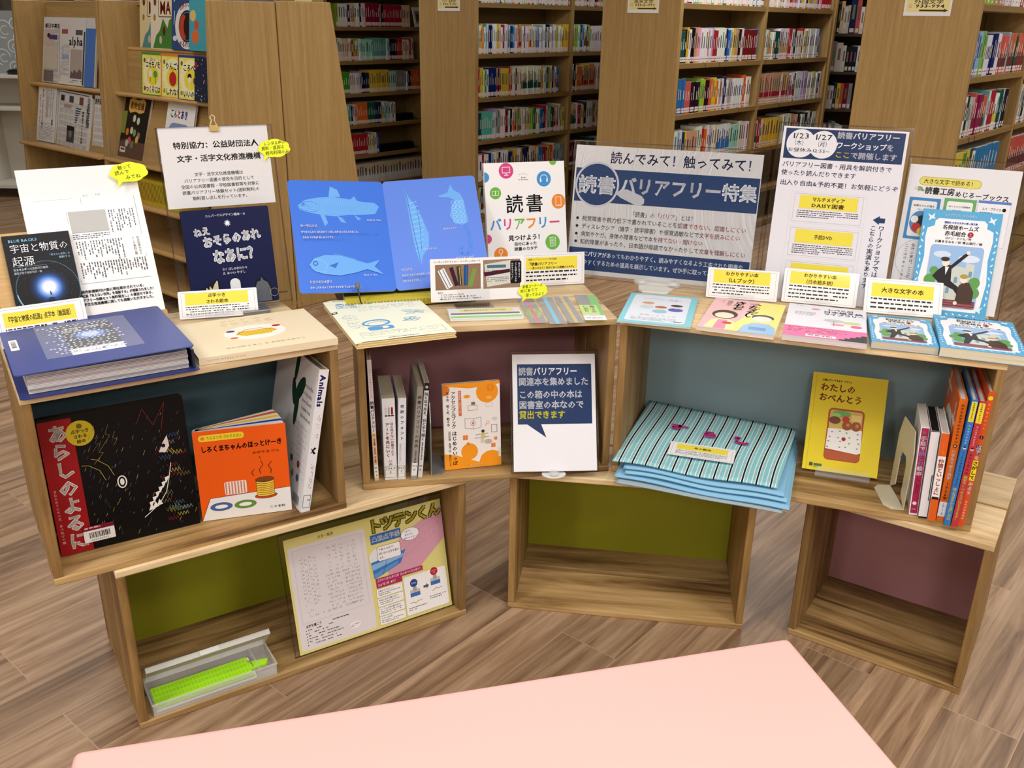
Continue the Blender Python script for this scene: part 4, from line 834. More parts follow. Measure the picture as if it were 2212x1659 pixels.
m = MB(); m.box(0, -0.026, 0, 0.058, 0.03, 0.012, SV); m.build('foot', METAL, t, bevel=0.002)
m = MB(); m.prism([(0.03, 0.008), (0.07, 0.16), (0.074, 0.16), (0.036, 0.008)], 0.008, 0.05, SV, axes='yzx'); m.build('back_support', METAL, t)
info_card('caption card reading braille and touch picture book, by the navy board book', -0.7147, 1.8821, 0.30, 0.45, 164, 60, ['点字つき', 'さわる絵本'], 32, rows=4, ty=5, th=26)

# ================================================================ middle crate, on top
# braille magazine
t = thing('braille_magazine', 'pale cream braille magazine overhanging the middle crate edge', 'magazine', fr(-0.3105, 1.7185, ZT, 0.41)); CRM = (232, 236, 214); BL = (92, 158, 218)
a = Art(212, 300); a.text('テルミ', 82, 36, 34, BL, w=108, b=0.07); a.text('第247号', 20, 10, 7, (150, 120, 110)); a.text('手で見る学習絵本 テルミ', 72, 10, 8, (130, 130, 130), w=110)
for x in (30, 52): a.ring(x, 40, 10, 2, BL, ry=8); a.circ(x, 36, 8, BL, ry=4)
a.frame(18, 50, 44, 16, 1.4, BL); a.text('10・11', 22, 58, 12, BL, w=36, b=0.02); a.line([(66, 62), (196, 60)], 0.8, BL); a.braille(60, 70, 130, 3, 5, (160, 170, 176), 4); a.braille(14, 120, 26, 9, 5, (130, 160, 190), 5)
for k in range(5): w = k * 1.257; a.ring(152 + 11 * math.cos(w), 186 + 9 * math.sin(w), 8, 1.4, BL, ry=6)
a.line([(128, 196), (148, 188)], 2, BL); a.line([(150, 132), (190, 150)], 2.4, BL)
for q in ((158, 124), (176, 128), (160, 148), (184, 138)): a.ring(q[0], q[1], 11, 1, BL, ry=4)
a.ring(72, 190, 30, 5, BL, ry=22); a.ring(72, 196, 20, 1, BL, ry=14); a.rrect(46, 214, 54, 22, 6, BL); a.rrect(58, 217, 32, 14, 6, CRM)
a.frame(22, 246, 176, 36, 0.6, (140, 150, 156)); a.braille(28, 252, 160, 2, 5, (150, 158, 164), 6); a.greek(70, 290, 70, 1, 5, (120, 120, 124), seed=2); a.rect(0, 86, 12, 12, (40, 40, 42)); a.rect(2.5, 88.5, 7, 7, (210, 210, 206))
m = MB()
def wavy(x, y): return 0.002 * math.sin(x * 14) + 0.006 * max(0, 1 - x / 0.05) * (0.4 + y) - 0.004 * max(0, 1 - x / 0.02)
n = 24; vs = []; fs = []
for i in range(n + 1):
    for j in range(9): X, Y = 0.212 * i / n, 0.300 * j / 8; vs.append((X, Y, 0.0125 + wavy(X, Y)))
for i in range(n):
    for j in range(8): fs.append((i * 9 + j, (i + 1) * 9 + j, (i + 1) * 9 + j + 1, i * 9 + j + 1))
m.add(vs, fs, CRM, smooth=True); a.onto(m, Matrix.Translation((0, 0, 0.0127)), bend=wavy)
m.build('front_cover', PAPER, t)
for k in range(5):
    m = MB(); z0 = 0.0004 + 0.0024 * k; m.box(0.002 + 0.001 * k, 0.001 * (k % 2), z0, 0.212 - 0.0015 * (k % 3), 0.30, z0 + 0.0019, (222, 196, 134) if k % 2 else (232, 212, 160)); m.build('page_section', PAPER, t)
# caption sheet about reading trackers on a clear stand
t = thing('caption_card', 'white photo caption about reading trackers on a clear stand', 'caption card', sheet_frame(-0.1864, 2.0050, ZT + 0.014, 0.229, 0.08))
a = Art(216, 98); a.text('リーディングトラッカー・リーディングルーペ', 8, 7, 5.6, BLACK, w=106, b=0.02); a.rect(11, 13, 104, 58, (140, 112, 92)); a.rect(121, 6, 86, 66, (150, 124, 104))
for x0, y0, x1, y1, w, c in ((24, 24, 44, 66, 16, (226, 228, 234)), (47, 20, 60, 62, 9, (60, 24, 52)), (64, 18, 68, 62, 9, (52, 56, 44)), (82, 16, 80, 62, 9, (28, 74, 128)), (102, 24, 90, 66, 10, (120, 150, 72))): a.line([(x0, y0), (x1, y1)], w, c)
a.line([(20, 26), (40, 66)], 1.5, (40, 40, 44)); a.line([(28, 24), (46, 62)], 1.5, (60, 70, 110)); a.line([(66, 20), (69, 60)], 1.5, (190, 190, 90)); a.line([(82, 18), (81, 60)], 1.5, (60, 130, 200))
a.poly([(124, 16), (130, 68), (192, 60), (184, 8)], (206, 206, 200)); a.rect(130, 18, 44, 7, (70, 110, 130)); a.greek(128, 30, 48, 2, 4, (110, 110, 110), seed=3); a.greek(130, 46, 50, 3, 4, (120, 120, 120), seed=6); a.poly([(122, 34), (124, 44), (184, 36), (183, 28)], (70, 26, 46)); a.rrect(184, 10, 26, 52, 4, (16, 16, 18))
for i, q in enumerate(('本文にあてるよ', 'どこを読んでいるか', 'わかりやすいよ！')): a.vtext(q, 205 - i * 8, 14, 5, W2, b=0.03)
a.text('左から', 16, 77, 4, BLACK, b=0.02); a.text('・リーディングルーペ ／キハラ', 18, 82, 4, BLACK, b=0.02); a.text('・リーディングトラッカー黒・黄・青 ／キハラ', 18, 87, 4, BLACK, b=0.02); a.text('・集中よみしおり（リーディングトラッカー）／できるびより', 18, 92, 4, BLACK, w=98, b=0.02)
m = MB(); m.box(0, 0, -0.0005, .216, .098, 0, WHITE); a.onto(m); m.build('card', PAPER, t)
m = MB(); m.box(0.06, -0.0115, -0.003, 0.135, 0.052, -0.0012); m.box(0.06, -0.0115, 0.001, 0.135, 0.03, 0.0025); m.build('clear_stand', ACRYL, t); m = MB(); m.box(0.055, -0.0125, -0.02, 0.14, -0.0098, 0.03); m.build('stand_foot', ACRYL_EDGE, t)
cloud_note('yellow cloud note on the reading tracker caption', sheet_frame(-0.1864, 2.0050, ZT + 0.014, 0.229, 0.08) @ Matrix.Translation((0.198, -0.0085, 0.004)), [('新着コーナーの', 14, 50), ('本にあてて', 8, 44), ('使ってみよう', 22, 46)], 0.96)
t = info_card('caption card about accessible reading, behind the reading tracker caption', 0.0173, 2.1906, 0.25, 0.116, 164, 79, [' '], 33, rows=3, ty=9, th=31)
a = Art(164, 79); a.text('読書バリアフリーについて知る図書', 20, 14, 5, BRN, w=72); a.text('『読書バリアフリー', 19, 25, 8.5, BRN, w=74, b=0.02); a.text('－見つけよう！自分にあった読書のカタチ』', 24, 35, 6, BRN, w=116, b=0.02)
m = MB(); a.onto(m, Matrix.Translation((0, 0, 0.0006))); m.build('caption_lettering', PAPER, t)
# white book with coloured circles
PK, SB, GN, OR = (206, 66, 130), (58, 140, 208), (104, 176, 64), (226, 134, 44)
a = Art(223, 285)
for x, y, r, c in ((60, 21, 20, PK), (164, 45, 20, SB), (28, 77, 15.5, GN), (203, 105, 19.5, OR), (182, 211, 20.5, GN), (35, 236, 19, OR)): a.circ(x, y, r, c)
a.circ(0.2, 36, 13, SB, a0=-90, a1=90); a.circ(0.2, 194, 12, PK, a0=-90, a1=90); a.circ(191, 0.3, 10, GN, a0=0, a1=180)
w_ = (240, 236, 240)
a.frame(49, 11, 22, 16, 1.4, w_); a.line([(60, 27), (60, 31)], 2, w_); a.line([(54, 32), (66, 32)], 1.6, w_); a.ring(164, 45, 11, 1.4, w_, a0=180, a1=360); a.rrect(153, 44, 4, 9, 1.5, w_); a.rrect(171, 44, 4, 9, 1.5, w_); a.frame(19, 71, 9, 12, 1, w_); a.frame(28, 71, 9, 12, 1, w_); a.frame(195, 93, 16, 24, 1.4, w_); a.line([(200, 114), (206, 114)], 1.2, w_)
for i in range(3): a.frame(174, 198 + i * 9, 17, 7, 0.9, w_); a.braille(176, 199.5 + i * 9, 14, 1, 4, w_, 3 + i)
a.ring(35, 228, 6, 1.6, w_); a.line([(35, 234), (35, 248)], 2, w_)
a.text('Books', 101, 39, 4.4, (70, 70, 74), b=0.03); a.text('for Everyone', 93, 44.5, 4.2, (70, 70, 74), w=28, b=0.03)
for i in range(5): a.line([(98 + i * 5, 33 - (2 - abs(i - 2)) * 1.5), (99.5 + (i - 1) * 5, 30.5 - (2 - abs(i - 2)) * 1.5)], 0.9, (180, 150, 110))
a.text('読', 54, 107, 50, BLACK, w=50, b=0.012); a.text('書', 110, 107, 50, BLACK, w=50, b=0.012); a.text('バリアフリー', 8, 158, 34, [SB, PK, GN, OR, SB, PK], w=198, b=0.022); a.text('見つけよう！', 58, 195, 16, BLACK, w=98, b=0.03); a.text('自分にあった', 73, 211, 10.5, BLACK, w=64, b=0.02); a.text('読書のカタチ', 73, 224, 10.5, BLACK, w=66, b=0.02)
a.el = [([(p[0] * .935, p[1] * .935) for p in e[0]], *e[1:]) for e in a.el]; a.h = 295
book('paperback_book', 'white book with coloured icon circles standing behind the caption cards', 'book', sheet_frame(-0.0587, 2.205, ZT, 0.334, 0.197), .2085, .295, .012, a, (234, 234, 236), spine='l')
# open blue fish board book on a wire stand
FX, FY, FZ = -0.2677, 2.0433, 0.79; FYAW, FT, PL, PR, FW, FH = 0.3093, 0.6034, 0.1167, 0.0853, 0.2214, 0.2708
base = sheet_frame(FX, FY, FZ, FYAW, FT); t = thing('board_book', 'open blue board book with embossed fish on both pages', 'book', base)
FB, FB2, FL, FD = (62, 116, 222), (92, 132, 226), (104, 168, 238), (52, 104, 190)
ml = Matrix.Rotation(PL, 4, 'Y'); mr_ = Matrix.Rotation(-PR, 4, 'Y')
a = Art(221, 271); a.poly([(18, 62), (36, 48), (64, 42), (100, 40), (140, 46), (170, 52), (196, 54), (206, 64), (194, 82), (160, 84), (130, 84), (100, 88), (66, 84), (40, 78), (22, 72)], FL)
a.poly([(90, 40), (96, 14), (112, 22), (118, 40)], FL); a.poly([(140, 46), (150, 38), (156, 50)], FL); a.poly([(66, 84), (76, 84), (82, 104), (74, 112)], FL); a.poly([(104, 86), (116, 92), (124, 104), (112, 102)], FL); a.poly([(144, 84), (160, 94), (152, 98)], FL)
for i in range(6): a.line([(92 + i * 4, 40), (97 + i * 3, 18 + i)], 0.5, (140, 196, 250))
for i in range(9):
    for j in range(16): a.circ(72 + j * 5, 48 + i * 4, 0.8, (150, 200, 250), n=5) if abs(i - 4) < 5 - j * 0.1 else None
a.line([(20, 64), (32, 52), (50, 50), (64, 58), (60, 74), (44, 76), (22, 68)], 1.2, (130, 190, 250)); a.ring(30, 59, 3.4, 0.9, FD); a.line([(40, 58), (46, 70), (56, 72)], 0.8, (130, 190, 250))
a.poly([(28, 206), (40, 190), (66, 182), (100, 184), (136, 196), (160, 204), (190, 196), (176, 212), (196, 232), (158, 218), (130, 226), (96, 232), (60, 228), (38, 220)], FL); a.line([(28, 206), (40, 192), (58, 194), (68, 206), (62, 222), (44, 222), (30, 212)], 1.1, (130, 190, 250)); a.circ(42, 202, 6, FD); a.circ(42, 202, 3.4, FL); a.poly([(72, 208), (94, 200), (86, 214)], FD)
for i in range(12): a.line([(84 + i * 4, 184 + i * 0.9), (92 + i * 4, 178 + i * 1.4)], 0.6, (130, 190, 250))
a.text('シーラカンス', 18, 112, 8, W2, w=38, b=0.06); a.text('ぜつめつしたと おもわれて いましたが はっけんされました。', 18, 127, 6, W2, w=134, b=0.05); a.text('ひれの つけねが あしのようです。', 20, 140, 6, W2, w=74, b=0.05); a.text('ヒカリキンメダイ', 24, 246, 8, W2, w=50, b=0.06); a.text('めの したの はっこうきで ひかりを てんめつさせます。', 24, 259, 6, W2, w=118, b=0.05); a.text('ぜんちょう 180cm', 172, 98, 5, W2, w=34, b=0.05); a.text('ぜんちょう 28cm', 148, 232, 5, W2, w=32, b=0.05)
a.braille(18, 116, 40, 1, 4, FD, 3); a.braille(18, 131, 180, 1, 4, FD, 4); a.braille(20, 144, 110, 1, 4, FD, 5)
def rpage(nm, M, art, col, flip):
    m = MB(); q = Art(221, 271); q.rrect(0, 0, 221.4, 270.8, 9, col); pts = [(p[0] / 1000, 0.2708 - p[1] / 1000) for p in q.el[0][0]]
    if flip: pts = [(p[0] - 0.2214, p[1]) for p in pts]
    pts = [(min(0, p[0]) if flip and p[0] > -0.02 else max(0, p[0]) if (not flip and p[0] < 0.02) else p[0], p[1]) for p in pts]
    m.prism(pts, -0.001, 0, col); art.onto(m, Matrix.Translation((-0.2214 if flip else 0, 0, 0))); o = m.build(nm, COVER, t); o.matrix_world = base @ M
    e = MB(); e.prism([(p[0] * 0.995, 0.001 + p[1] * 0.995) for p in pts], -0.0075 if flip else -0.006, -0.001, (206, 206, 206)); o = e.build('page_block', PAPER, t); o.matrix_world = base @ M
rpage('page', ml, a, FB, True)
a = Art(221, 271); a.poly([(50, 22), (58, 46), (70, 66), (82, 100), (92, 140), (88, 172), (72, 190), (64, 214), (58, 190), (54, 150), (52, 100)], FL)
for i in range(11): a.line([(56, 60 + i * 12), (84 - abs(i - 5) * 2, 56 + i * 12)], 1.2, (150, 204, 246))
a.line([(52, 26), (56, 100), (60, 160), (64, 210)], 1.4, (60, 116, 190)); a.line([(72, 70), (74, 120), (70, 180)], 1.0, (60, 116, 190))
a.poly([(128, 46), (150, 40), (160, 20), (166, 34), (180, 44), (186, 60), (188, 84), (190, 116), (176, 124), (156, 118), (148, 98), (156, 74), (166, 60), (150, 52), (130, 50)], FL)
for i in range(5):
    for j in range(3): a.ring(160 + j * 10, 66 + i * 12, 5, 1.2, (150, 204, 246))
a.line([(180, 122), (188, 150), (188, 180), (178, 198), (162, 196), (160, 182), (168, 178)], 8, (78, 132, 228)); a.text('ヘコアユ', 16, 222, 8, W2, w=26, b=0.06); a.text('あさい うみで あたまを したにして', 16, 236, 6, W2, w=80, b=0.05); a.text('むれで およぎます。', 16, 250, 6, W2, w=44, b=0.05); a.text('ぜんちょう 15cm', 74, 176, 5, W2, w=32, b=0.05); a.text('ぜんちょう 10cm', 128, 130, 5, W2, w=32, b=0.05); a.text('タツノオトシゴ', 146, 206, 7.5, W2, w=44, b=0.06); a.braille(16, 241, 90, 1, 4, FD, 8)
rpage('page', mr_, a, FB2, False)
t = thing('book_stand', 'black wire book stand with yellow ribbed ledge under the fish book', 'book stand', fr(FX, FY, ZT, FYAW))
m = MB(); m.prism([(-0.035, 0.004), (-0.03, 0.016), (0.03, 0.022), (0.03, 0.004)], -0.12, 0.17, (206, 190, 60), axes='yzx')
for i in range(38): m.box(-0.118 + i * 0.0075, -0.0365, 0.006, -0.1145 + i * 0.0075, -0.03, 0.0165, (160, 146, 36))
m.build('ledge', PLASTIC, t)
m = MB(); m.box(-0.13, -0.03, 0, 0.18, 0.15, 0.0035, (24, 24, 24)); m.build('foot', PLASTIC, t)
m = MB(); m.prism([(0.012, 0.02), (0.15, 0.20), (0.155, 0.198), (0.02, 0.02)], -0.12, 0.17, (40, 38, 34), axes='yzx'); o = m.build('back_rest', PLASTIC, t)
m = MB(); m.tube([(-0.085, -0.03, 0.012), (-0.09, -0.042, 0.02), (-0.092, -0.034, 0.036), (-0.093, -0.026, 0.05)], 0.0018, 6, (40, 40, 38)); m.lathe([(0.0015, 0), (0.005, 0.002), (0.0052, 0.012), (0.002, 0.016)], 12, (112, 104, 94), M=Matrix.Translation((-0.093, -0.026, 0.046)) @ Matrix.Rotation(-0.4, 4, 'X')); m.build('page_holder_wire', PLASTIC, t)
# flat packs on the front plank
t = thing('reading_ruler_pack', 'flat clear pack of reading rulers lying before the tracker caption', 'pack', fr(-0.1365, 1.9102, ZT, 0.157))
m = MB(); a = Art(162, 74); a.rect(0, 0, 162, 74, (226, 228, 226)); a.rect(26, 6, 120, 20, (232, 222, 110)); a.text('読みやすさをサポートする道具', 36, 16, 8, BRN, w=94, b=0.02); a.rect(4, 34, 154, 12, (86, 70, 62)); a.rect(2, 56, 158, 14, (120, 206, 96)); a.rect(2, 48, 158, 4, (240, 240, 244))
m.box(0, 0, 0, .162, .074, 0.006, (222, 226, 224)); a.onto(m, Matrix.Translation((0, 0, 0.006))); m.build('inner_card', PAPER, t)
m = MB(); m.box(-0.002, -0.002, 0.0062, 0.164, 0.076, 0.0085); m.build('clear_bag', FILM, t)
SPOT = [(0.0383, 1.9072, 0.152, .0365, .186, PK, 'pink', 'a grey reading tracker with a pink stripe'), (0.0803, 1.9036, 0.128, .0365, .206, (70, 190, 226), 'sky', 'a'), (0.1232, 1.9139, 0.133, .033, .206, (206, 180, 44), 'gold', 'b')]
LB = ['grey reading tracker strip with a pink stripe and green print, leftmost of three', 'grey reading tracker strip with a sky blue stripe between two others', 'grey reading tracker strip with a golden yellow stripe']
for (x, y, yw, w, h, c, nm, _), lb in zip(SPOT, LB):
    t = thing('reading_tracker', lb, 'reading tracker', fr(x, y, ZT, yw))
    m = MB(); m.prism(rr2(w, h, 0.003), 0, 0.0008, (128, 132, 140)); a = Art(w * 1000, h * 1000); a.rect(w * 380, 1, w * 240, h * 1000 - 2, c)
    if nm == 'pink': a.circ(w * 500, h * 620, w * 460, (150, 186, 120), ry=h * 180); a.rect(w * 380, 1, w * 240, h * 1000 - 2, c); a.greek(4, h * 500, 26, 7, 7, (70, 110, 70), seed=3)
    if nm == 'gold': a.greek(5, 20, w * 1000 - 10, 4, 10, (80, 84, 100), 0.8, seed=5)
    a.onto(m, Matrix.Translation((0, 0, 0.0008))); m.build('strip', PLASTIC, t)
    m = MB(); m.box(-0.002, -0.003, 0.001, w + 0.002, h + 0.002, 0.002); m.build('clear_sleeve', FILM, t)
t = thing('bookmark_pack', 'green bookmark pack in a clear sleeve at the crate corner', 'pack', fr(0.1583, 1.9339, ZT, 0.062))
m = MB(); m.box(0, 0, 0, .049, .199, 0.0012, (150, 200, 90)); a = Art(49, 199); a.rect(0, 0, 30, 84, (140, 138, 134)); a.rect(30, 0, 19, 199, (110, 196, 84)); a.rect(0, 84, 40, 80, (190, 226, 110)); a.vtext('集中よみ', 29, 88, 13, (50, 60, 40), l=56, b=0.03); a.vtext('しおり', 13, 90, 14, (50, 60, 40), l=50, b=0.03); a.rect(0, 164, 49, 35, WHITE); a.greek(5, 182, 38, 1, 8, (100, 110, 120), seed=2); a.poly([(4, 160), (24, 152), (40, 164), (20, 170)], (210, 206, 200))
a.onto(m, Matrix.Translation((0, 0, 0.0012))); m.build('strip', PAPER, t); m = MB(); m.box(-0.001, -0.001, 0.0015, 0.05, 0.2, 0.0028); m.build('clear_sleeve', FILM, t)
# ================================================================ right crate, on top
# landscape sign in a clear holder
AM = sheet_frame(0.1347, 2.3028, 0.772, -0.312, 0.176)
h_ = holder('landscape clear holder of the blue and white feature sign', AM @ Matrix.Translation((-0.006, -0.010, 0.0012)), 0.477, 0.340)
m = MB(); c = 0.236
m.prism([(c - 0.047, -0.006), (c - 0.036, -0.062), (c - 0.026, -0.070), (c + 0.026, -0.070), (c + 0.036, -0.062), (c + 0.047, -0.006), (c + 0.040, 0.06), (c - 0.040, 0.06)], 0, 0.004, (226, 228, 222)); o = m.build('base', PLASTIC, h_); o.matrix_world = fr(0.1347, 2.3028, ZT, -0.312)
for s in (-0.042, 0.042):
    m = MB(); m.lathe([(0.013, 0), (0.016, 0.004), (0.016, 0.009), (0.010, 0.015)], 16, (230, 232, 232)); o = m.build('clear_knob', FROST, h_); o.matrix_world = fr(0.1347, 2.3028, ZT + 0.004, -0.312) @ Matrix.Translation((c + s, -0.012, 0))
a = Art(455, 319); RD = (128, 22, 30)
a.text('読んでみて！触ってみて！', 88, 27, 31, DNAVY, w=360, b=0.014); a.rect(4, 55, 449, 82, NAVY)
a.ring(60, 94, 56, 5, (182, 184, 196)); a.circ(60, 94, 51, NAVY); a.poly([(108, 112), (124, 101), (138, 101), (174, 114), (182, 122), (182, 132), (174, 138), (162, 138), (122, 122)], (176, 178, 186))
a.text('読書', 12, 95, 47, W2, w=96, b=0.03); a.text('バリアフリー特集', 118, 92, 43, W2, w=332, b=0.03)
a.text('「読書」の「バリア」とは？', 150, 160, 14, [BLACK] * 6 + [RD] * 3 + [BLACK] * 4, w=162, b=0.008)
for i, (p, q, x1) in enumerate((('視覚障害や視力低下で書かれていることを', '認識できない、認識しにくい', 435), ('ディスレクシア（識字・読字障害）や感覚過敏などで', '文字を読みにくい', 423), ('病気やケガ、身体の障害などで本を', '持てない・開けない', 336), ('知的障害があったり、日本語が母語でなかったりして', '文章を理解しにくい', 440))):
    y = 179 + 19.3 * i; a.circ(17.5, y, 3.6, BLACK); a.text(p + q, 29, y, 14, [BLACK] * len(p) + [RD] * len(q), w=x1 - 29, b=0.008)
a.rect(3, 252, 449, 56, NAVY); a.text('にバリアがあってもわかりやすく、読みやすくなるよう工夫された図書や', 40, 267, 14, W2, w=398, b=0.02); a.text('やすくするための道具を展示しています。ぜひ手に取ってみてください。', 40, 288, 14, W2, w=398, b=0.02)
paper('paper_sign', 'landscape blue and white sign with a printed magnifying glass', 'sign', AM, a, (238, 238, 240), mat=LAM)
# portrait workshop sign
AM = sheet_frame(0.5986, 2.1453, 0.7625, -0.339, 0.181)
h_ = holder('portrait clear holder of the workshop announcement sign', AM @ Matrix.Translation((-0.012, -0.002, 0.0014)), 0.293, 0.408)
m = MB(); m.box(0.02, -0.002, -0.05, 0.27, 0.0, -0.006); m.build('base', ACRYL, h_)
a = Art(271, 398); a.rect(6, 4, 259, 68, NAVY); a.circ(42, 37.5, 32, (238, 238, 244)); a.circ(91, 38, 31, (238, 238, 244))
a.text('1/23', 20, 20, 17, BLACK, w=40, b=0.012); a.text('1/27', 70, 21, 17, BLACK, w=41, b=0.012); a.text('（木）', 20, 36, 14, BLACK, w=36); a.text('（月）', 72, 37, 14, BLACK, w=36); a.text('お昼休み12:55~', 14, 52, 10, DNAVY, w=94, b=0.01)
Y2 = (240, 232, 80)
a.text('読書バリアフリー', 120, 15, 16, W2, w=134, b=0.025); a.text('ワークショップを', 120, 37, 16, W2, w=124, b=0.025); a.text('ここで開催します', 120, 58, 16, [Y2] * 2 + [W2] * 6, w=134, b=0.025)
a.text('バリアフリー図書・用具を解説付きで', 7, 85, 13.5, DNAVY, w=240, b=0.012); a.text('使ったり読んだりできます', 7, 104, 13.5, DNAVY, w=166, b=0.012); a.text('出入り自由&予約不要！お気軽にどうぞ', 7, 127, 13.5, DNAVY, w=260, b=0.012)
for y, tt, n in ((150, ('マルチメディア', 'DAISY図書'), 4), (229, ('手話DVD',), 5), (308, (' ',), 5)):
    a.frame(37, y - 4, 168, 72, 0.4, (214, 214, 220)); a.frame(45, y, 152, 64, 0.5, (170, 170, 176)); a.rect(57, y + 3, 129, 31, (236, 222, 76))
    for i, q in enumerate(tt): a.text(q, 121 - len(q) * 5.2 * (1 if ord(q[-1]) > 256 or len(q) > 6 else .8), y + 18.5 + (i - (len(tt) - 1) / 2) * 13.5, 11, BRN, w=len(q) * 10.4 * (1 if len(q) > 6 or tt[0] == 'マルチメディア' else .8), b=0.03)
    a.greek(54, y + 38, 136, n, 4.6, (60, 60, 66), 0.95, seed=y, size=0.45)
a.poly([(223, 198), (237, 188), (237, 193), (249, 193), (249, 204), (237, 204), (237, 208)], NAVY)
a.vtext('ワークショップでは', 244, 210, 14, DNAVY, l=118, b=0.012); a.vtext('こちらの実演もあります', 226, 210, 14, DNAVY, l=146, b=0.012)
paper('paper_sign', 'tall portrait sign announcing a workshop with two white date circles', 'sign', AM, a, (236, 236, 244), mat=LAM)
# leaflet holder at the end with the blue framed book
AM = sheet_frame(0.8716, 2.0769, 0.770, -0.433, 0.219)
h_ = holder('clear leaflet holder at the far end of the longest crate', AM @ Matrix.Translation((-0.007, -0.008, 0.0014)), 0.244, 0.345, dep=0.010)
m = MB(); m.box(0.02, -0.008, -0.06, 0.22, -0.005, -0.01); m.build('base', ACRYL, h_)
a = Art(228, 320); a.rrect(24, 26, 128, 19, 9, (150, 140, 60)); a.rrect(24.8, 26.8, 126.4, 17.4, 8.6, (232, 222, 110)); a.poly([(126, 44), (132, 50), (134, 43)], (232, 222, 110)); a.text('大きな文字で読める！', 33, 35.5, 12, BLACK, w=108, b=0.012)
a.circ(27, 53, 7, (150, 170, 130), ry=5); a.poly([(30, 50), (40, 58), (32, 59)], (130, 150, 110)); a.circ(20, 53, 4, (214, 220, 206)); a.line([(26, 58), (26, 61)], 0.6, BLACK)
a.text('読書工房', 39, 56, 17, (60, 60, 60), w=62, b=0.035); a.text('めじろーブックス', 102, 59, 14, BLACK, w=110, b=0.02, rot=0.03)
def mini(x, y, w, h, rim, title): a.rect(x, y, w, h, rim); a.rrect(x + w * .1, y + h * .07, w * .8, h * .86, 4, (238, 238, 240)); a.text(title, x + w * .16, y + h * .19, w / len(title) * .62, BLACK, w=w * .68, b=0.02); a.greek(x + w * .3, y + h * .27, w * .4, 1, 3, (80, 80, 84), seed=int(x))
mini(10, 73, 66, 94, (72, 140, 196), '黒魔女さんが通る'); a.circ(40, 128, 22, (90, 140, 190), ry=26); a.circ(44, 124, 12, (40, 50, 50)); a.circ(34, 140, 10, (190, 60, 60)); a.circ(46, 148, 9, (226, 190, 80)); a.circ(28, 122, 8, (236, 240, 240))
mini(83, 69, 66, 94, (108, 170, 110), 'ぼくらの七日間戦争'); a.rect(152, 68, 66, 100, (236, 236, 242)); a.rect(152, 68, 66, 6, (90, 130, 200)); a.frame(152, 68, 66, 100, 0.5, (150, 170, 210)); a.text('ルイ・ブライユ', 162, 86, 7, BLACK, w=38, b=0.02); a.circ(206, 86, 4, BLACK); a.greek(158, 93, 54, 1, 4, (80, 80, 84), seed=3)
a.ring(48, 212, 46, 0.5, (150, 150, 156)); a.vtext('ここはガキのくると', 22, 178, 8, BLACK, l=86); a.vtext('佐竹の家は、ここが', 36, 176, 8, BLACK, l=80)
for i in range(3):
    m = None
paper('leaflet', 'white large print leaflet with a yellow speech pill, behind the blue framed book', 'leaflet', AM, a, (236, 236, 240))
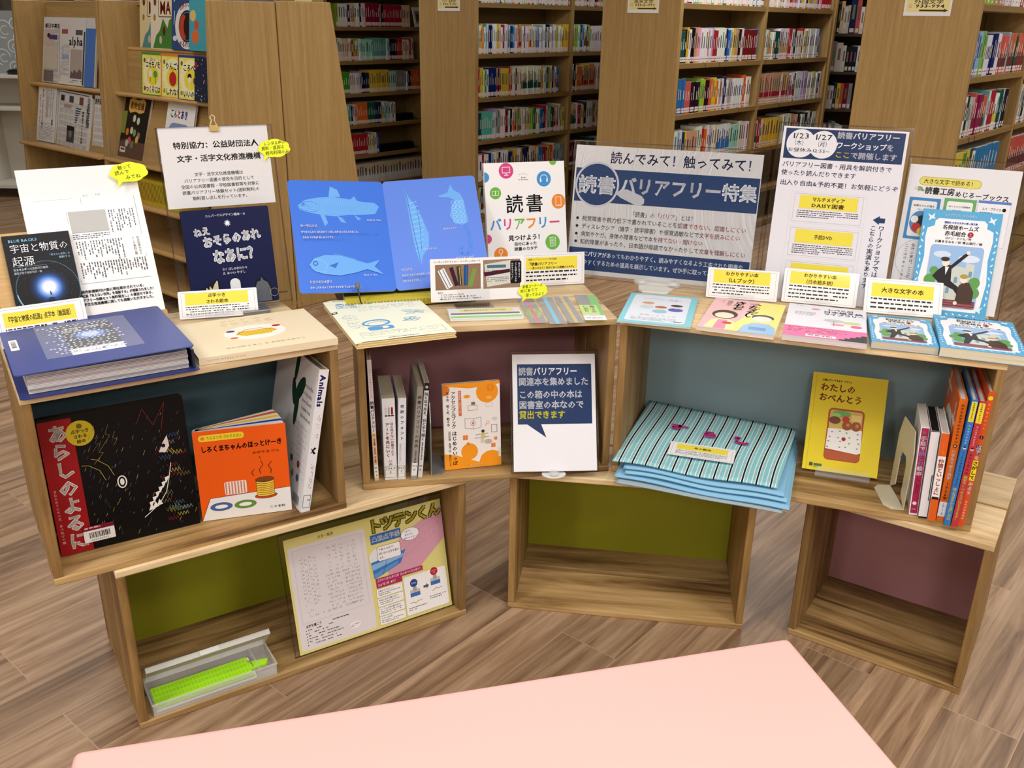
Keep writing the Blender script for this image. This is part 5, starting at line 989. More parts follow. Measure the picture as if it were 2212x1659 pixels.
def blue_frame_cover(W, H, sign=True):
    a = Art(161, 228); BB = (88, 168, 214); a.rect(0, 0, 161, 228, BB)
    a.poly([(34, 18), (127, 18), (134, 24), (134, 34), (148, 40), (150, 60), (146, 100), (151, 150), (146, 200), (138, 214), (22, 214), (14, 200), (10, 150), (15, 100), (11, 60), (13, 40), (27, 34), (27, 24)][::-1], (238, 238, 242))
    R = random.Random(3)
    for s in (0, 1):
        for i in range(12): a.circ((5.5 if not s else 155.5) + R.uniform(-1.5, 1.5), 40 + i * 14, 1.5, (226, 238, 246), ry=4, n=8, rot=R.uniform(-50, 50))
    for i in range(9): a.circ(24 + i * 14, 221, 3.4, (226, 238, 246), ry=1.4, n=8, rot=R.uniform(-40, 40))
    for x, y, f in ((18, 16, 1), (143, 16, -1), (143, 206, -1), (18, 206, 1)): a.poly([(x - 9 * f, y - 6), (x, y - 2), (x + 6 * f, y - 9), (x + 5 * f, y), (x + 9 * f, y + 4), (x + 1 * f, y + 4), (x - 5 * f, y + 9), (x - 4 * f, y + 1)], (222, 236, 246))
    a.text('AOITORI BOOKs', 44, 10, 7, (232, 240, 248), w=66, b=0.03); a.text('講談社 大きな文字の青い鳥文庫', 46, 26, 5, (50, 100, 190), w=68, b=0.03)
    a.text('名探偵ホームズ', 44, 36, 11, BLACK, w=74, b=0.02); a.text('赤毛組合', 50, 49, 11, BLACK, w=44, b=0.02); a.circ(103, 49, 6, (170, 24, 40)); a.text('上', 99.4, 49, 7.4, W2, b=0.02); a.text('コナン・ドイル／作', 52, 59, 6, BLACK, w=54, b=0.02); a.text('日暮まさみち／訳 青山浩行／絵', 32, 67, 6, BLACK, w=98, b=0.02)
    a.rrect(26, 74, 110, 134, 8, (150, 186, 226)); a.circ(52, 94, 18, (206, 220, 240), ry=7); a.circ(108, 100, 22, (214, 224, 242), ry=8); a.poly([(60, 202), (60, 130), (80, 116), (104, 120), (104, 108), (122, 112), (122, 202)], (200, 206, 196)); 
    for x, y in ((70, 140), (84, 140), (98, 140), (112, 126), (70, 164), (98, 164)): a.rrect(x, y, 7, 13, 2, (120, 150, 176))
    for x, y, r in ((34, 150, 12), (42, 170, 14), (126, 150, 12), (128, 172, 12), (40, 130, 9)): a.circ(x, y, r, (96, 156, 84)); 
    a.rect(28, 190, 106, 16, (128, 60, 70))
    for i in range(3): a.line([(28, 194 + i * 5), (134, 194 + i * 5)], 0.6, (190, 150, 150))
    # two plain suited figures
    K = (38, 34, 34); SK = (240, 222, 206)
    a.poly([(96, 92), (104, 86), (108, 90), (76, 124), (78, 150), (96, 162), (106, 178), (98, 182), (86, 168), (66, 160), (56, 190), (46, 190), (52, 154), (38, 142), (48, 128), (62, 116), (74, 116)], K); a.circ(62, 110, 8, SK, ry=9.5); a.circ(60, 104, 9, (58, 44, 36), ry=5); a.circ(105, 87, 4, SK); a.poly([(62, 120), (70, 120), (65, 138)], (236, 236, 238))
    a.poly([(92, 196), (96, 158), (104, 150), (116, 150), (128, 170), (128, 196)], (74, 54, 46)); a.circ(104, 144, 7.5, SK, ry=8.5); a.circ(104, 138, 8.5, (170, 150, 80), ry=5); a.circ(94, 196, 4, SK)
    kx, ky = W * 1000 / 161, H * 1000 / 228; a.el = [([(p[0] * kx, p[1] * ky) for p in e[0]], *e[1:]) for e in a.el]; a.w, a.h = W * 1000, H * 1000; return a
BB = (88, 168, 214)
book('paperback_book', 'blue framed book standing against the leaflet holder', 'book', sheet_frame(0.9067, 2.0333, 0.770, -0.338, 0.234) @ Matrix.Translation((0, -0.009, 0)), .161, .237, .010, blue_frame_cover(.161, .237), BB, spine='l')
# caption cards
info_card('caption card about easy to read books before the landscape sign', 0.4601, 2.1288, -0.216, 0.229, 164, 71, ['わかりやすい本', '（LLブック）'], 41, rows=4, ty=5, th=30)
info_card('caption card about Japanese graded reading before the workshop sign', 0.6334, 2.1020, -0.289, 0.286, 167, 79, ['わかりやすい本', '（日本語多読）'], 42, rows=4, ty=6, th=29)
info_card('caption card about large print books before the leaflet holder', 0.8009, 2.0249, -0.244, 0.50, 166, 82, ['大きな文字の本'], 43, rows=3, ty=11, th=32)
# flat books along the front
a = Art(159, 235); a.rrect(12, 10, 132, 210, 10, (226, 234, 244)); a.text('バリアフリー図書の', 34, 40, 12, (150, 130, 150), w=92, rot=0.03); a.text('世界へようこそ', 40, 172, 12, (170, 140, 130), w=84)
for x, y, hc, bc in ((50, 84, (206, 160, 130), (200, 220, 230)), (82, 112, (170, 110, 90), (150, 200, 226)), (116, 92, (70, 60, 80), (90, 100, 190))): a.circ(x, y + 26, 17, bc, ry=14); a.circ(x, y, 14, (240, 220, 206), ry=15); a.circ(x, y - 8, 14, hc, ry=9)
a.greek(24, 190, 100, 5, 5, (130, 140, 160), 0.8, seed=4, size=0.4); a.rect(120, 206, 18, 5, (110, 110, 114))
book('booklet', 'pale cyan booklet with three drawn children at the corner of the longest crate', 'book', fr(0.2270, 1.9235, ZT + 0.0045, -0.251), .159, .235, .004, a, (136, 210, 226), spine='l', mat=LAM)
a = Art(161, 240); a.rect(0, 0, 161, 240, (238, 230, 130)); a.poly([(0, 0), (0, 240), (56, 240), (96, 90), (104, 0)], (236, 190, 196)); DK = (60, 52, 50)
a.vtext('つたえたい', 96, 14, 30, DK, l=118, b=0.03); a.vtext('きもち', 62, 14, 30, DK, l=74, b=0.03); a.vtext('藤澤和子', 38, 14, 13, DK, l=44); a.vtext('さく', 22, 16, 9, DK, l=22)
a.circ(42, 128, 28, (60, 46, 42), ry=34); a.circ(42, 136, 21, (246, 228, 210), ry=22); a.poly([(12, 236), (20, 176), (34, 164), (56, 164), (70, 178), (76, 236)], (246, 236, 170)); a.poly([(32, 236), (34, 170), (54, 170), (58, 236)], (230, 150, 180)); a.circ(56, 190, 11, (206, 60, 60), ry=8)
a.circ(124, 122, 24, (60, 60, 66), ry=22); a.circ(124, 134, 21, (246, 230, 214), ry=22); a.poly([(84, 240), (92, 190), (108, 166), (142, 166), (158, 190), (161, 240)], (150, 190, 226)); a.rect(104, 196, 36, 22, (110, 150, 206))
book('paperback_book', 'pink and yellow paperback with a drawn girl and boy lying beside the cyan booklet', 'book', fr(0.3929, 1.8789, ZT + 0.0095, -0.368), .161, .240, .009, a, (238, 214, 160), spine='l', pages=(232, 226, 220))
a = Art(167, 246); a.rect(0, 0, 167, 246, (228, 230, 242)); a.text('レベル別', 84, 26, 17, (56, 52, 70), w=56, b=0.03); a.text('日本語多読', 76, 44, 17, (56, 52, 70), w=84, b=0.03); a.text('ライブラリー', 76, 62, 17, (56, 52, 70), w=88, b=0.03); a.circ(60, 32, 10, (230, 130, 160), ry=6); a.greek(16, 60, 44, 5, 6, (140, 140, 160), seed=4); a.greek(16, 10, 40, 1, 5, (180, 140, 160))
a.circ(100, 110, 22, (190, 196, 200), ry=12); a.circ(136, 116, 20, (196, 210, 130), ry=10); a.circ(146, 140, 12, (226, 100, 140), ry=10); a.circ(108, 136, 14, (226, 150, 170), ry=8); a.line([(100, 110), (100, 150)], 1.2, (120, 120, 120))
a.rect(0, 172, 167, 74, (226, 120, 170)); a.greek(8, 180, 120, 4, 9, (150, 40, 90), 0.7, seed=7, size=0.4); a.rect(46, 224, 60, 14, (236, 236, 240)); a.greek(50, 227, 52, 1, 9, (120, 60, 90), seed=2, size=0.7)
for i in range(5): a.rect(112 + i * 11, 236 - i * 9, 55 - i * 11, 10 + i * 9, (46, 40, 46))
book('paperback_book', 'white and pink graded reading paperback lying in the middle of the row', 'book', fr(0.5611, 1.8244, ZT + 0.0125, -0.329), .167, .246, .012, a, (228, 230, 242), spine='l', pages=(228, 220, 220))
book('paperback_book', 'small blue framed paperback lying beside its larger edition', 'book', fr(0.7314, 1.7808, ZT + 0.0165, -0.300), .1275, .1934, .016, blue_frame_cover(.1275, .1934), BB, spine='l', pages=(214, 206, 186))
book('paperback_book', 'large blue framed paperback lying at the outer end of the row', 'book', fr(0.8524, 1.7376, ZT + 0.0205, -0.340), .1583, .2358, .020, blue_frame_cover(.1583, .2358), BB, spine='l', pages=(226, 220, 196))
ZI = CT + 0.0006
# ================================================================ inside the middle crate
def spine_at(kr, lx, ly, T, H, D, lean, *aa, **kw):
    M = cf(kr, lx, ly, ZI) @ Matrix.Rotation(lean, 4, 'Y')
    return M
def lab_box(a, W, H, y, txt, box=True):
    h = 32; a.rect(0.4, y, W - 0.8, h, (226, 226, 224))
    if box: a.frame(1.2, y + 1.5, W - 2.4, h - 3, 0.8, (40, 40, 42)); a.line([(1.2, y + 12), (W - 1.2, y + 12)], 0.4, (90, 90, 92)); a.line([(1.2, y + 21), (W - 1.2, y + 21)], 0.4, (90, 90, 92))
    for i, q in enumerate(txt): a.text(q, W / 2 - min(W * .4, len(q) * 2.4), y + 7 + 9.5 * i, 7, (40, 40, 44), w=min(W * .8, len(q) * 4.8), b=0.02)
a = Art(9.6, 292); a.rect(0, 0, 9.6, 110, (226, 216, 222)); a.vtext('だれもが読書をたのしめる', 4.8, 20, 4, DRED, l=70); a.rect(0, 180, 9.6, 112, (226, 186, 154)); a.vtext('読書バリアフリー', 4.8, 96, 8.6, BLACK, l=76, b=0.03); a.circ(4.8, 178, 4, (214, 170, 60)); a.text('1', 3.2, 178, 6, BLACK, b=0.03); a.vtext('点字図書、大活字本、布の絵本', 4.8, 186, 4.4, BLACK, l=62, b=0.03); lab_box(a, 9.6, 292, 252, ['49.', '0', '1'], False)
spine_book('picture_book', 'thin tall white and peach book at the left of the middle crate', cf('M1', 0.0275, 0.011, ZI) @ Matrix.Rotation(-0.02, 4, 'Y'), .0096, .292, .22, (226, 220, 220), a, hard=True)
a = Art(28, 200); a.vtext('目の見えない白鳥さんと', 19.5, 58, 7.4, DRED, l=82, b=0.03); a.vtext('アートを見にいく', 9.5, 58, 9.4, DRED, l=86, b=0.04); a.vtext('川内有緒', 14, 150, 7.4, BLACK, l=30, b=0.02)
for x, c in ((7, (200, 200, 204)), (14, (170, 170, 176)), (21, (150, 24, 34))): a.circ(x, 18, 2, (230, 214, 200)); a.rrect(x - 2, 21, 4.4, 18, 2, c); a.rect(x - 2, 40, 6, 3, (30, 30, 32))
lab_box(a, 28, 200, 164, ['706.9', 'K']); spine_book('paperback_book', 'thick white book with red spine lettering in the middle crate', cf('M1', 0.0505, 0.011, ZI), .028, .200, .145, (224, 224, 226), a, pages=(190, 182, 160))
a = Art(17.4, 200); a.vtext('奇跡のフォント', 8.7, 14, 8.6, (50, 70, 140), l=90, b=0.03); a.frame(3, 110, 11, 52, 0.4, (150, 160, 190)); a.vtext('教科書が読めない子どもを知って', 6, 112, 3.4, (70, 80, 130), l=46); lab_box(a, 17.4, 200, 164, ['727', 'T'])
spine_book('paperback_book', 'white book with blue spine lettering in the middle crate', cf('M1', 0.0795, 0.010, ZI) @ Matrix.Rotation(0.035, 4, 'Y'), .0174, .200, .145, (222, 222, 226), a, pages=(190, 180, 156))
a = Art(13.2, 228); a.vtext('読書バリアフリーの世界', 6.6, 20, 9, (44, 40, 38), l=130, b=0.02); a.vtext('大活字本と電子書籍', 6.6, 154, 4.2, (50, 46, 44), l=36, b=0.02); lab_box(a, 13.2, 228, 186, ['369.2', 'N'], False)
spine_book('paperback_book', 'grey spined book leaning right in the middle crate', cf('M1', 0.1085, 0.004, ZI) @ Matrix.Rotation(0.088, 4, 'Y'), .0132, .228, .155, (150, 144, 136), a, pages=(180, 170, 146))
a = Art(10, 232); a.rect(0, 0, 10, 18, (28, 28, 30)); a.circ(5, 10, 3.4, (190, 190, 190)); a.vtext('指と耳で見る、目と手で聞く', 5, 22, 8.4, BLACK, l=118, b=0.03); a.vtext('視覚障害・聴覚障害のある人の暮らす世界', 5, 144, 3.6, (60, 60, 64), l=44, b=0.02); lab_box(a, 10, 232, 196, ['49', 'K'], False)
spine_book('paperback_book', 'slim white book leaning on the bookend in the middle crate', cf('M1', 0.1255, 0.013, ZI) @ Matrix.Rotation(0.088, 4, 'Y'), .010, .232, .155, (224, 224, 226), a, pages=(186, 176, 152))
def bookend(label, M, w, h, d, col, hole=None, mat=METAL):
    t = thing('bookend', label, 'bookend', M)
    m = MB(); pts = [(0.004, 0), (0.004, h * 0.75), (0.02, h), (d - 0.02, h), (d - 0.004, h * 0.75), (d - 0.004, 0)]
    if hole:
        r0 = [(d * .30, h * .12), (d * .30, h * .50), (d * .38, h * .60), (d * .62, h * .60), (d * .70, h * .50), (d * .70, h * .12)]
        n = len(pts); vs = [(x, p[0], p[1]) for x in (0, 0.0022) for p in pts + r0]
        fs = []
        for i in range(n - 1): fs += [(i, i + 1, n + i + 1, n + i), (2 * n + i, 3 * n + i, 3 * n + i + 1, 2 * n + i + 1), (i, 2 * n + i, 2 * n + i + 1, i + 1), (n + i, n + i + 1, 3 * n + i + 1, 3 * n + i)]
        fs += [(0, n, 2 * n - 1, n - 1), (2 * n, 3 * n - 1, 4 * n - 1, 3 * n)]
        fs[-2:] = [(n - 1, 2 * n - 1, 3 * n + n - 1, 3 * n - 1), (0, 2 * n, 3 * n, n)]
        m.add(vs, fs, col)
    else: m.prism(pts, 0, 0.0022, col, axes='yzx')
    m.build('upright_plate', mat, t)
    m = MB(); f = [(0.0, 0.002), (w - 0.012, 0.004), (w, 0.02), (w, d - 0.02), (w - 0.012, d - 0.004), (0.0, d - 0.002)]; m.prism(f, 0, 0.0018, col); m.build('foot_plate', mat, t)
    return t
bookend('grey steel bookend beside the slim white book in the middle crate', cf('M1', 0.1562, 0.012, ZI), .034, .175, .12, (176, 180, 176))
# orange accessible book, face out on a small rest
OG = (238, 150, 34); a = Art(134, 205)
a.rect(0, 0, 134, 7, OG); a.poly([(20, 7), (60, 13), (96, 11), (134, 7)], OG); a.circ(104, 24, 26, OG); a.poly([(0, 1), (8, 2), (15, 8), (17, 14), (14, 22), (8, 26), (0, 27)], (214, 120, 40)); a.poly([(0, 205), (0, 166), (30, 172), (60, 184), (100, 200), (134, 196), (134, 205)], OG); a.circ(59, 165, 20, OG); a.poly([(p[0], min(205, p[1])) for p in [(82, 205), (82, 190), (88, 176), (100, 168), (114, 166), (126, 170), (134, 178), (134, 205)]], OG)
a.circ(108, 38, 7, (244, 176, 70), ry=4)
a.vtext('アクセシブルブック', 24, 18, 11, BLACK, l=88, b=0.02); a.vtext('はじめのいっぽ', 24.5, 112, 11.5, BLACK, l=84, b=0.03); a.vtext('見る本、聞く本、触る本', 11, 18, 7.4, BLACK, l=82, b=0.02); a.vtext('宮田和樹 馬場千枝 萬谷ひとみ', 13, 112, 6.4, (40, 36, 34), l=84, b=0.01)
a.rect(36, 17, 7, 60, (206, 104, 34)); a.vtext('デジタル一滴シリーズ', 39.5, 19, 5, W2, l=52, b=0.02)
a.line([(50, 84), (70, 86), (88, 84), (88, 108), (70, 111), (50, 108)], 0.8, (90, 90, 94), True); a.line([(70, 86), (70, 110)], 0.6, (90, 90, 94)); a.ring(69, 97, 6, 0.8, (120, 110, 110)); a.poly([(67, 94), (67, 100), (73, 97)], (206, 90, 40)); a.circ(56, 32, 8, OG, ry=4)
a.frame(58, 54, 22, 12, 0.7, (80, 76, 74)); a.rect(66, 46, 9, 7, (120, 110, 90)); a.frame(100, 50, 16, 10, 0.6, (206, 150, 110)); a.ring(104, 98, 4, 1, (226, 130, 60)); a.line([(101, 101), (98, 106)], 1, (226, 130, 60))
for r in (3, 6, 9): a.ring(120, 96, r, 0.7, (120, 120, 124), a0=220, a1=320)
a.frame(112, 104, 14, 19, 1, (90, 90, 94)); a.line([(74, 126), (104, 124)], 1.2, (120, 116, 112)); a.line([(72, 134), (106, 132)], 1.2, (120, 116, 112)); a.circ(92, 118, 4, (70, 60, 54)); a.rrect(87, 122, 10, 14, 3, (206, 190, 120)); a.rect(86, 136, 8, 10, (206, 200, 196)); a.circ(104, 144, 9, (196, 176, 160), ry=6)
for x, y, s in ((50, 130, 8), (56, 146, 5), (122, 138, 5), (116, 154, 7)):
    for q in range(4): a.circ(x + s * .5 * math.cos(q * 1.57 + .8), y + s * .5 * math.sin(q * 1.57 + .8), s * .42, (226, 130, 60))
a.text('VOYAGER', 54, 198, 6.5, (248, 232, 200), w=36, b=0.03); a.rect(128, 160, 6, 24, (214, 226, 206))
for k in range(4): a.ring(112, 14, 3 + 2 * k, 0.4, (220, 130, 20), ry=8)
b = book('paperback_book', 'white and orange paperback standing face out in the middle crate', 'book', sheet_frame(-0.1517, 1.9137, 0.38 + ZI + 0.001, 0.263, 0.126), .1342, .205, .011, a, (234, 230, 226), spine='l', mat=LAM, pages=(190, 180, 156))
t = thing('book_rest', 'small dark rest behind the white and orange paperback', 'book rest', sheet_frame(-0.1517, 1.9137, 0.38 + ZI, 0.263, 0.0)); m = MB(); m.prism([(-0.02, 0.0), (-0.085, 0.0), (-0.036, 0.12)], 0.02, 0.024, (120, 124, 120), axes='zyx'); m.build('side_brace', METAL, t); m = MB(); m.prism([(-0.013, 0.0), (-0.016, 0.0), (-0.039, 0.16), (-0.036, 0.16)], 0.02, 0.11, (120, 124, 120), axes='zyx'); m.build('back_plate', METAL, t)
# portrait lending sign
AM = sheet_frame(0.0078, 1.9018, 0.38 + ZI + 0.006, 0.078, 0.435)
h_ = holder('clear upright holder of the lending sign in the middle crate', AM @ Matrix.Translation((-0.006, -0.004, 0.001)), 0.205, 0.285)
m = MB(); m.lathe([(0.028, 0), (0.0285, 0.0015), (0.027, 0.003)], 28, (222, 224, 220), sx=1.0, sy=0.75); o = m.build('base', PLASTIC, h_); o.matrix_world = fr(0.100, 1.904, 0.38 + ZI, 0.1)
m = MB(); m.lathe([(0.010, 0), (0.0125, 0.003), (0.012, 0.008), (0.007, 0.012)], 16, (228, 230, 230)); o = m.build('clear_knob', FROST, h_); o.matrix_world = fr(0.100, 1.894, 0.38 + ZI + 0.003, 0.1)
a = Art(194, 272); a.rect(11, 23, 174, 140, NAVY); a.poly([(32, 162.5), (77, 194), (65, 162.5)], NAVY)
for i, (q, w, c) in enumerate((('読書バリアフリー', 138, W2), ('関連本を集めました', 164, W2), ('この箱の中の本は', 149, W2), ('図書室の本なので', 152, W2), ('貸出できます', 108, (240, 234, 60)))): a.text(q, 14, (40, 64, 94, 118, 141)[i], 20, c, w=w, b=0.025)
paper('paper_sign', 'portrait white sign with a navy speech box about lending the books', 'sign', AM, a, (236, 236, 240), mat=LAM)

# ================================================================ inside the right crate
YLW = (226, 204, 26); a = Art(166, 230); a.rect(0, 0, 166, 230, YLW); a.rect(8, 0, 1.2, 230, (196, 172, 20)); a.text('仕事に行ってきます プラス 2', 22, 16, 5.6, BLACK, w=66, b=0.04); a.text('わたしの', 20, 33, 20, (146, 60, 26), w=78, b=0.03); a.text('おべんとう', 18, 57, 20, (146, 60, 26), w=98, b=0.03)
BRD = (168, 72, 34); a.rrect(44, 80, 80, 122, 10, BRD); a.rrect(48, 84, 72, 46, 6, (206, 176, 90)); a.poly([(46, 176), (47, 128), (122, 126), (124, 178), (116, 182)], (236, 234, 232)); a.circ(74, 92, 20, (110, 170, 80), ry=8); a.circ(62, 96, 10, (160, 200, 110), ry=5); a.circ(60, 108, 13, (110, 62, 30), ry=9); a.circ(84, 104, 8, (196, 40, 36)); a.rect(96, 92, 22, 14, (230, 206, 120)); a.circ(88, 118, 11, (150, 76, 32)); a.circ(108, 118, 11, (150, 76, 32)); a.circ(90, 116, 4, (200, 130, 70)); a.circ(110, 116, 4, (200, 130, 70)); a.circ(84, 150, 4.6, (160, 24, 30)); a.poly([(44, 180), (124, 184), (120, 200), (50, 200)], (176, 84, 40))
R = random.Random(6)
for i in range(16): a.circ(54 + (i % 4) * 20 + R.uniform(-5, 5), 134 + (i // 4) * 12 + R.uniform(-3, 3), 2.4, (110, 150, 70), ry=1.5, n=8)
a.rect(15, 213, 8, 8, (60, 80, 40)); a.rect(25, 214, 18, 6, (60, 110, 60)); a.greek(25, 222, 20, 1, 3, (90, 90, 40), seed=3)
book('picture_book', 'yellow picture book with a drawn lunch box standing in the longest crate', 'book', sheet_frame(0.6838, 1.9414, 0.405, -0.296, 0.474), .1662, .230, .009, a, YLW, spine='l', hard=True, pages=(220, 216, 200))
t = thing('book_stand', 'small clear stand under the yellow lunch box book', 'stand', fr(0.6838, 1.9414, 0.38 + ZI, -0.296)); m = MB(); m.box(0.03, -0.014, 0, 0.15, 0.13, 0.003); m.box(0.03, -0.0150, 0.0032, 0.15, -0.0128, 0.026); m.build('lipped_base', FILM, t); m = MB(); m.prism([(0.020, 0.004), (0.115, 0.19), (0.118, 0.188), (0.024, 0.004)], 0.03, 0.15, axes='yzx'); m.build('back_rest', ACRYL, t)
bookend('cream bookend with an arched hole before the sign language case', cf('R1', 0.6475, 0.016, ZI, 0.22) @ Matrix.Diagonal((-1, 1, 1, 1)), .040, .180, .120, (206, 198, 172), hole=True, mat=PLASTIC)
SPN = [  # lx, ly, T, H, D, lean, colour
    ('DVD case with a magenta spine about sign language picture books', .6560, .004, .0165, .205, .140, -.045, (232, 230, 234), 'dvd'),
    ('white case with a black top between the magenta and the orange spines', .6745, -.004, .0165, .203, .140, -.040, (226, 222, 226), 'white'),
    ('slim orange and white book beside the white case', .6930, -.009, .0150, .203, .150, -.035, (234, 234, 234), 'naka'),
    ('orange spined book of school kanji, tallest on its side of the row', .7100, -.004, .0155, .280, .205, -.012, (222, 106, 28), 'kanji'),
    ('blue spined slim picture book with a yellow tag', .7238, -.018, .0118, .287, .200, .010, (50, 120, 190), 'blue'),
    ('red spined slim picture book with a yellow tag', .7376, -.018, .0128, .286, .200, .010, (184, 56, 66), 'red'),
    ('orange red braille picture book at the end beside the crate side', .7515, -.011, .0110, .306, .205, .010, (206, 84, 32), 'saga')]
for lb, lx, ly, T, H, D, ln, c, k in SPN:
    w, h = T * 1000, H * 1000; a = Art(w, h); sa = None; top = None
    if k == 'dvd': a.rect(w * .12, 2, w * .84, h - 6, (166, 40, 82)); a.circ(w * .5, 12, 3, (110, 120, 70)); a.vtext('手話で楽しむ絵本', w * .52, 20, 11, [W2] * 3 + [(160, 150, 220)] * 3 + [W2] * 2, l=92, b=0.04); a.greek(w * .35, 116, 40, 2, 4, (110, 20, 50), vert=True, seed=3); a.circ(w * .5, h - 28, 4, (236, 230, 232)); a.text('DVD', w * .26, h - 14, 5, W2, w=w * .5, b=0.03)
    if k == 'white': top = (22, 22, 22); a.rect(0, 0, w, 2, (30, 30, 30)); a.rect(w - 3, 100, 2, 60, (60, 60, 60)); a.rect(0, h - 4, w, 4, (30, 30, 30))
    if k == 'naka': a.rect(0, 0, w, 52, (222, 96, 32)); a.rect(0, h - 54, w, 54, (222, 96, 32)); a.vtext('仲間といっしょに', w * .5, 58, 11, (206, 84, 40), l=84, b=0.04); a.vtext('しし・くま', w * .5, 22, 4, (240, 170, 110), l=24); a.rect(1, 146, w - 2, 6, (30, 30, 30))
    if k == 'kanji':
        a.vtext('大きな文字でわかりやすい', w * .5, 10, 6, (40, 30, 26), l=88, b=0.03); a.vtext('小学生で習う漢字', w * .5, 112, 8, W2, l=70, b=0.03); a.vtext('1026字', w * .5, 186, 9, (40, 30, 26), l=44, b=0.03); a.rect(0, 234, w, 34, W2); a.vtext('3年200字', w * .5, 236, 6, (90, 60, 40), l=30); a.circ(w * .5, 104, 4, (40, 30, 24)); a.circ(w * .5, 104, 2.2, (214, 190, 120))
        sa = Art(D * 1000, h); SC = (232, 228, 224); sa.rrect(40, 60, 116, 120, 40, SC); sa.frame(0, 0, 205, 280, 0.1, SC); sa.line([(30, 0), (30, 60)], 10, SC); sa.line([(0, 30), (80, 30)], 9, SC); sa.line([(170, 20), (170, 90)], 9, SC); sa.line([(140, 60), (200, 60)], 9, SC); sa.rrect(62, 84, 74, 60, 16, (70, 60, 56)); sa.rrect(64, 86, 70, 56, 15, SC); sa.text('大きな文字で', 72, 104, 9, BLACK, w=54, b=0.02); sa.text('わかりやすい', 72, 120, 9, BLACK, w=54, b=0.02)
    if k in ('blue', 'red'):
        a.rect(1, 4, w - 2, 44, (230, 214, 60)); a.vtext('知的障害のある人へ', w * .5, 6, 4, BLACK, l=40, b=0.02); a.vtext('マンガでわかる' if k == 'blue' else 'マンガでわかるよ', w * .5, 54, 4.4, W2, l=44); a.circ(w * .5, 106, 3.4, (220, 190, 160)); a.circ(w * .5, 104, 3, (50, 40, 40), ry=2)
        if k == 'blue': a.vtext('アンドウさんとアライさんの', w * .5, 114, 6.4, (40, 60, 110), l=80, b=0.02); a.vtext('今日もきちんと身だしなみ', w * .5, 198, 7.4, (226, 220, 90), l=76, b=0.03)
        else: a.vtext('キラリさんの', w * .5, 114, 6.4, (40, 30, 30), l=50, b=0.02); a.vtext('病気やケガのときはどうするの？', w * .5, 166, 7.4, (232, 214, 70), l=106, b=0.03)
    if k == 'saga': a.circ(w * .5, 14, 4.6, (232, 200, 60)); a.vtext('手で知る学べる', w * .5, 24, 4.6, (236, 190, 150), l=60); a.circ(w * .5, 100, 4, (40, 30, 40)); a.text('3', w * .36, 100, 6, W2, b=0.03); a.circ(w * .5, 122, 5, (46, 50, 100)); a.circ(w * .5, 133, 5, (46, 50, 100)); a.vtext('点字', w * .5, 117, 9.4, W2, l=21, b=0.04); a.vtext('を', w * .5, 140, 9, W2, l=12, b=0.04); a.rect(0.6, 152, w - 1.2, 46, (236, 216, 50)); a.vtext('さがして', w * .5, 153, 10, BLACK, l=44, b=0.04); a.vtext('みよう', w * .5, 200, 9, W2, l=32, b=0.04); a.vtext('日本点字委員会', w * .5, 244, 5, (240, 210, 190), l=46)
    nm = 'disc_case' if k in ('dvd', 'white') else 'picture_book'
    spine_book(nm, lb, cf('R1', lx, ly, ZI) @ Matrix.Rotation(ln, 4, 'Y'), T, H, D, c, a, hard=k not in ('dvd', 'white'), cat='disc case' if nm == 'disc_case' else 'book', top=top, side_art=sa, pages=(206, 202, 196))
# folded cloth picture book hanging over the edge
def cloth_mat():
    m, nt, b = new_mat('striped_cotton'); L = nt.links.new
    a = nt.nodes.new('ShaderNodeUVMap'); sp = nt.nodes.new('ShaderNodeSeparateXYZ'); L(a.outputs[0], sp.inputs[0])
    mu = nt.nodes.new('ShaderNodeMath'); mu.operation = 'MULTIPLY'; mu.inputs[1].default_value = 12.0; L(sp.outputs['X'], mu.inputs[0]); fc = nt.nodes.new('ShaderNodeMath'); fc.operation = 'FRACT'; L(mu.outputs[0], fc.inputs[0])
    r = nt.nodes.new('ShaderNodeValToRGB'); r.color_ramp.interpolation = 'CONSTANT'; e = r.color_ramp.elements
    TQ, WH, BK = (138, 196, 204), (226, 232, 230), (26, 26, 28)
    st = [(0, TQ), (0.16, WH), (0.22, TQ), (0.40, WH), (0.46, BK), (0.58, WH), (0.64, TQ), (0.82, WH), (0.87, TQ)]
    while len(e) < len(st): e.new(0.5)
    for el, (p, c) in zip(e, st): el.position = p; el.color = lin(c)
    L(fc.outputs[0], r.inputs[0]); L(r.outputs[0], b.inputs['Base Color']); b.inputs['Roughness'].default_value = 0.85; b.inputs['Specular IOR Level'].default_value = 0.1; return m
t = thing('cloth_picture_book', 'folded striped cotton cloth picture book hanging over the crate edge', 'cloth book', cf('R1', 0, 0, 0))
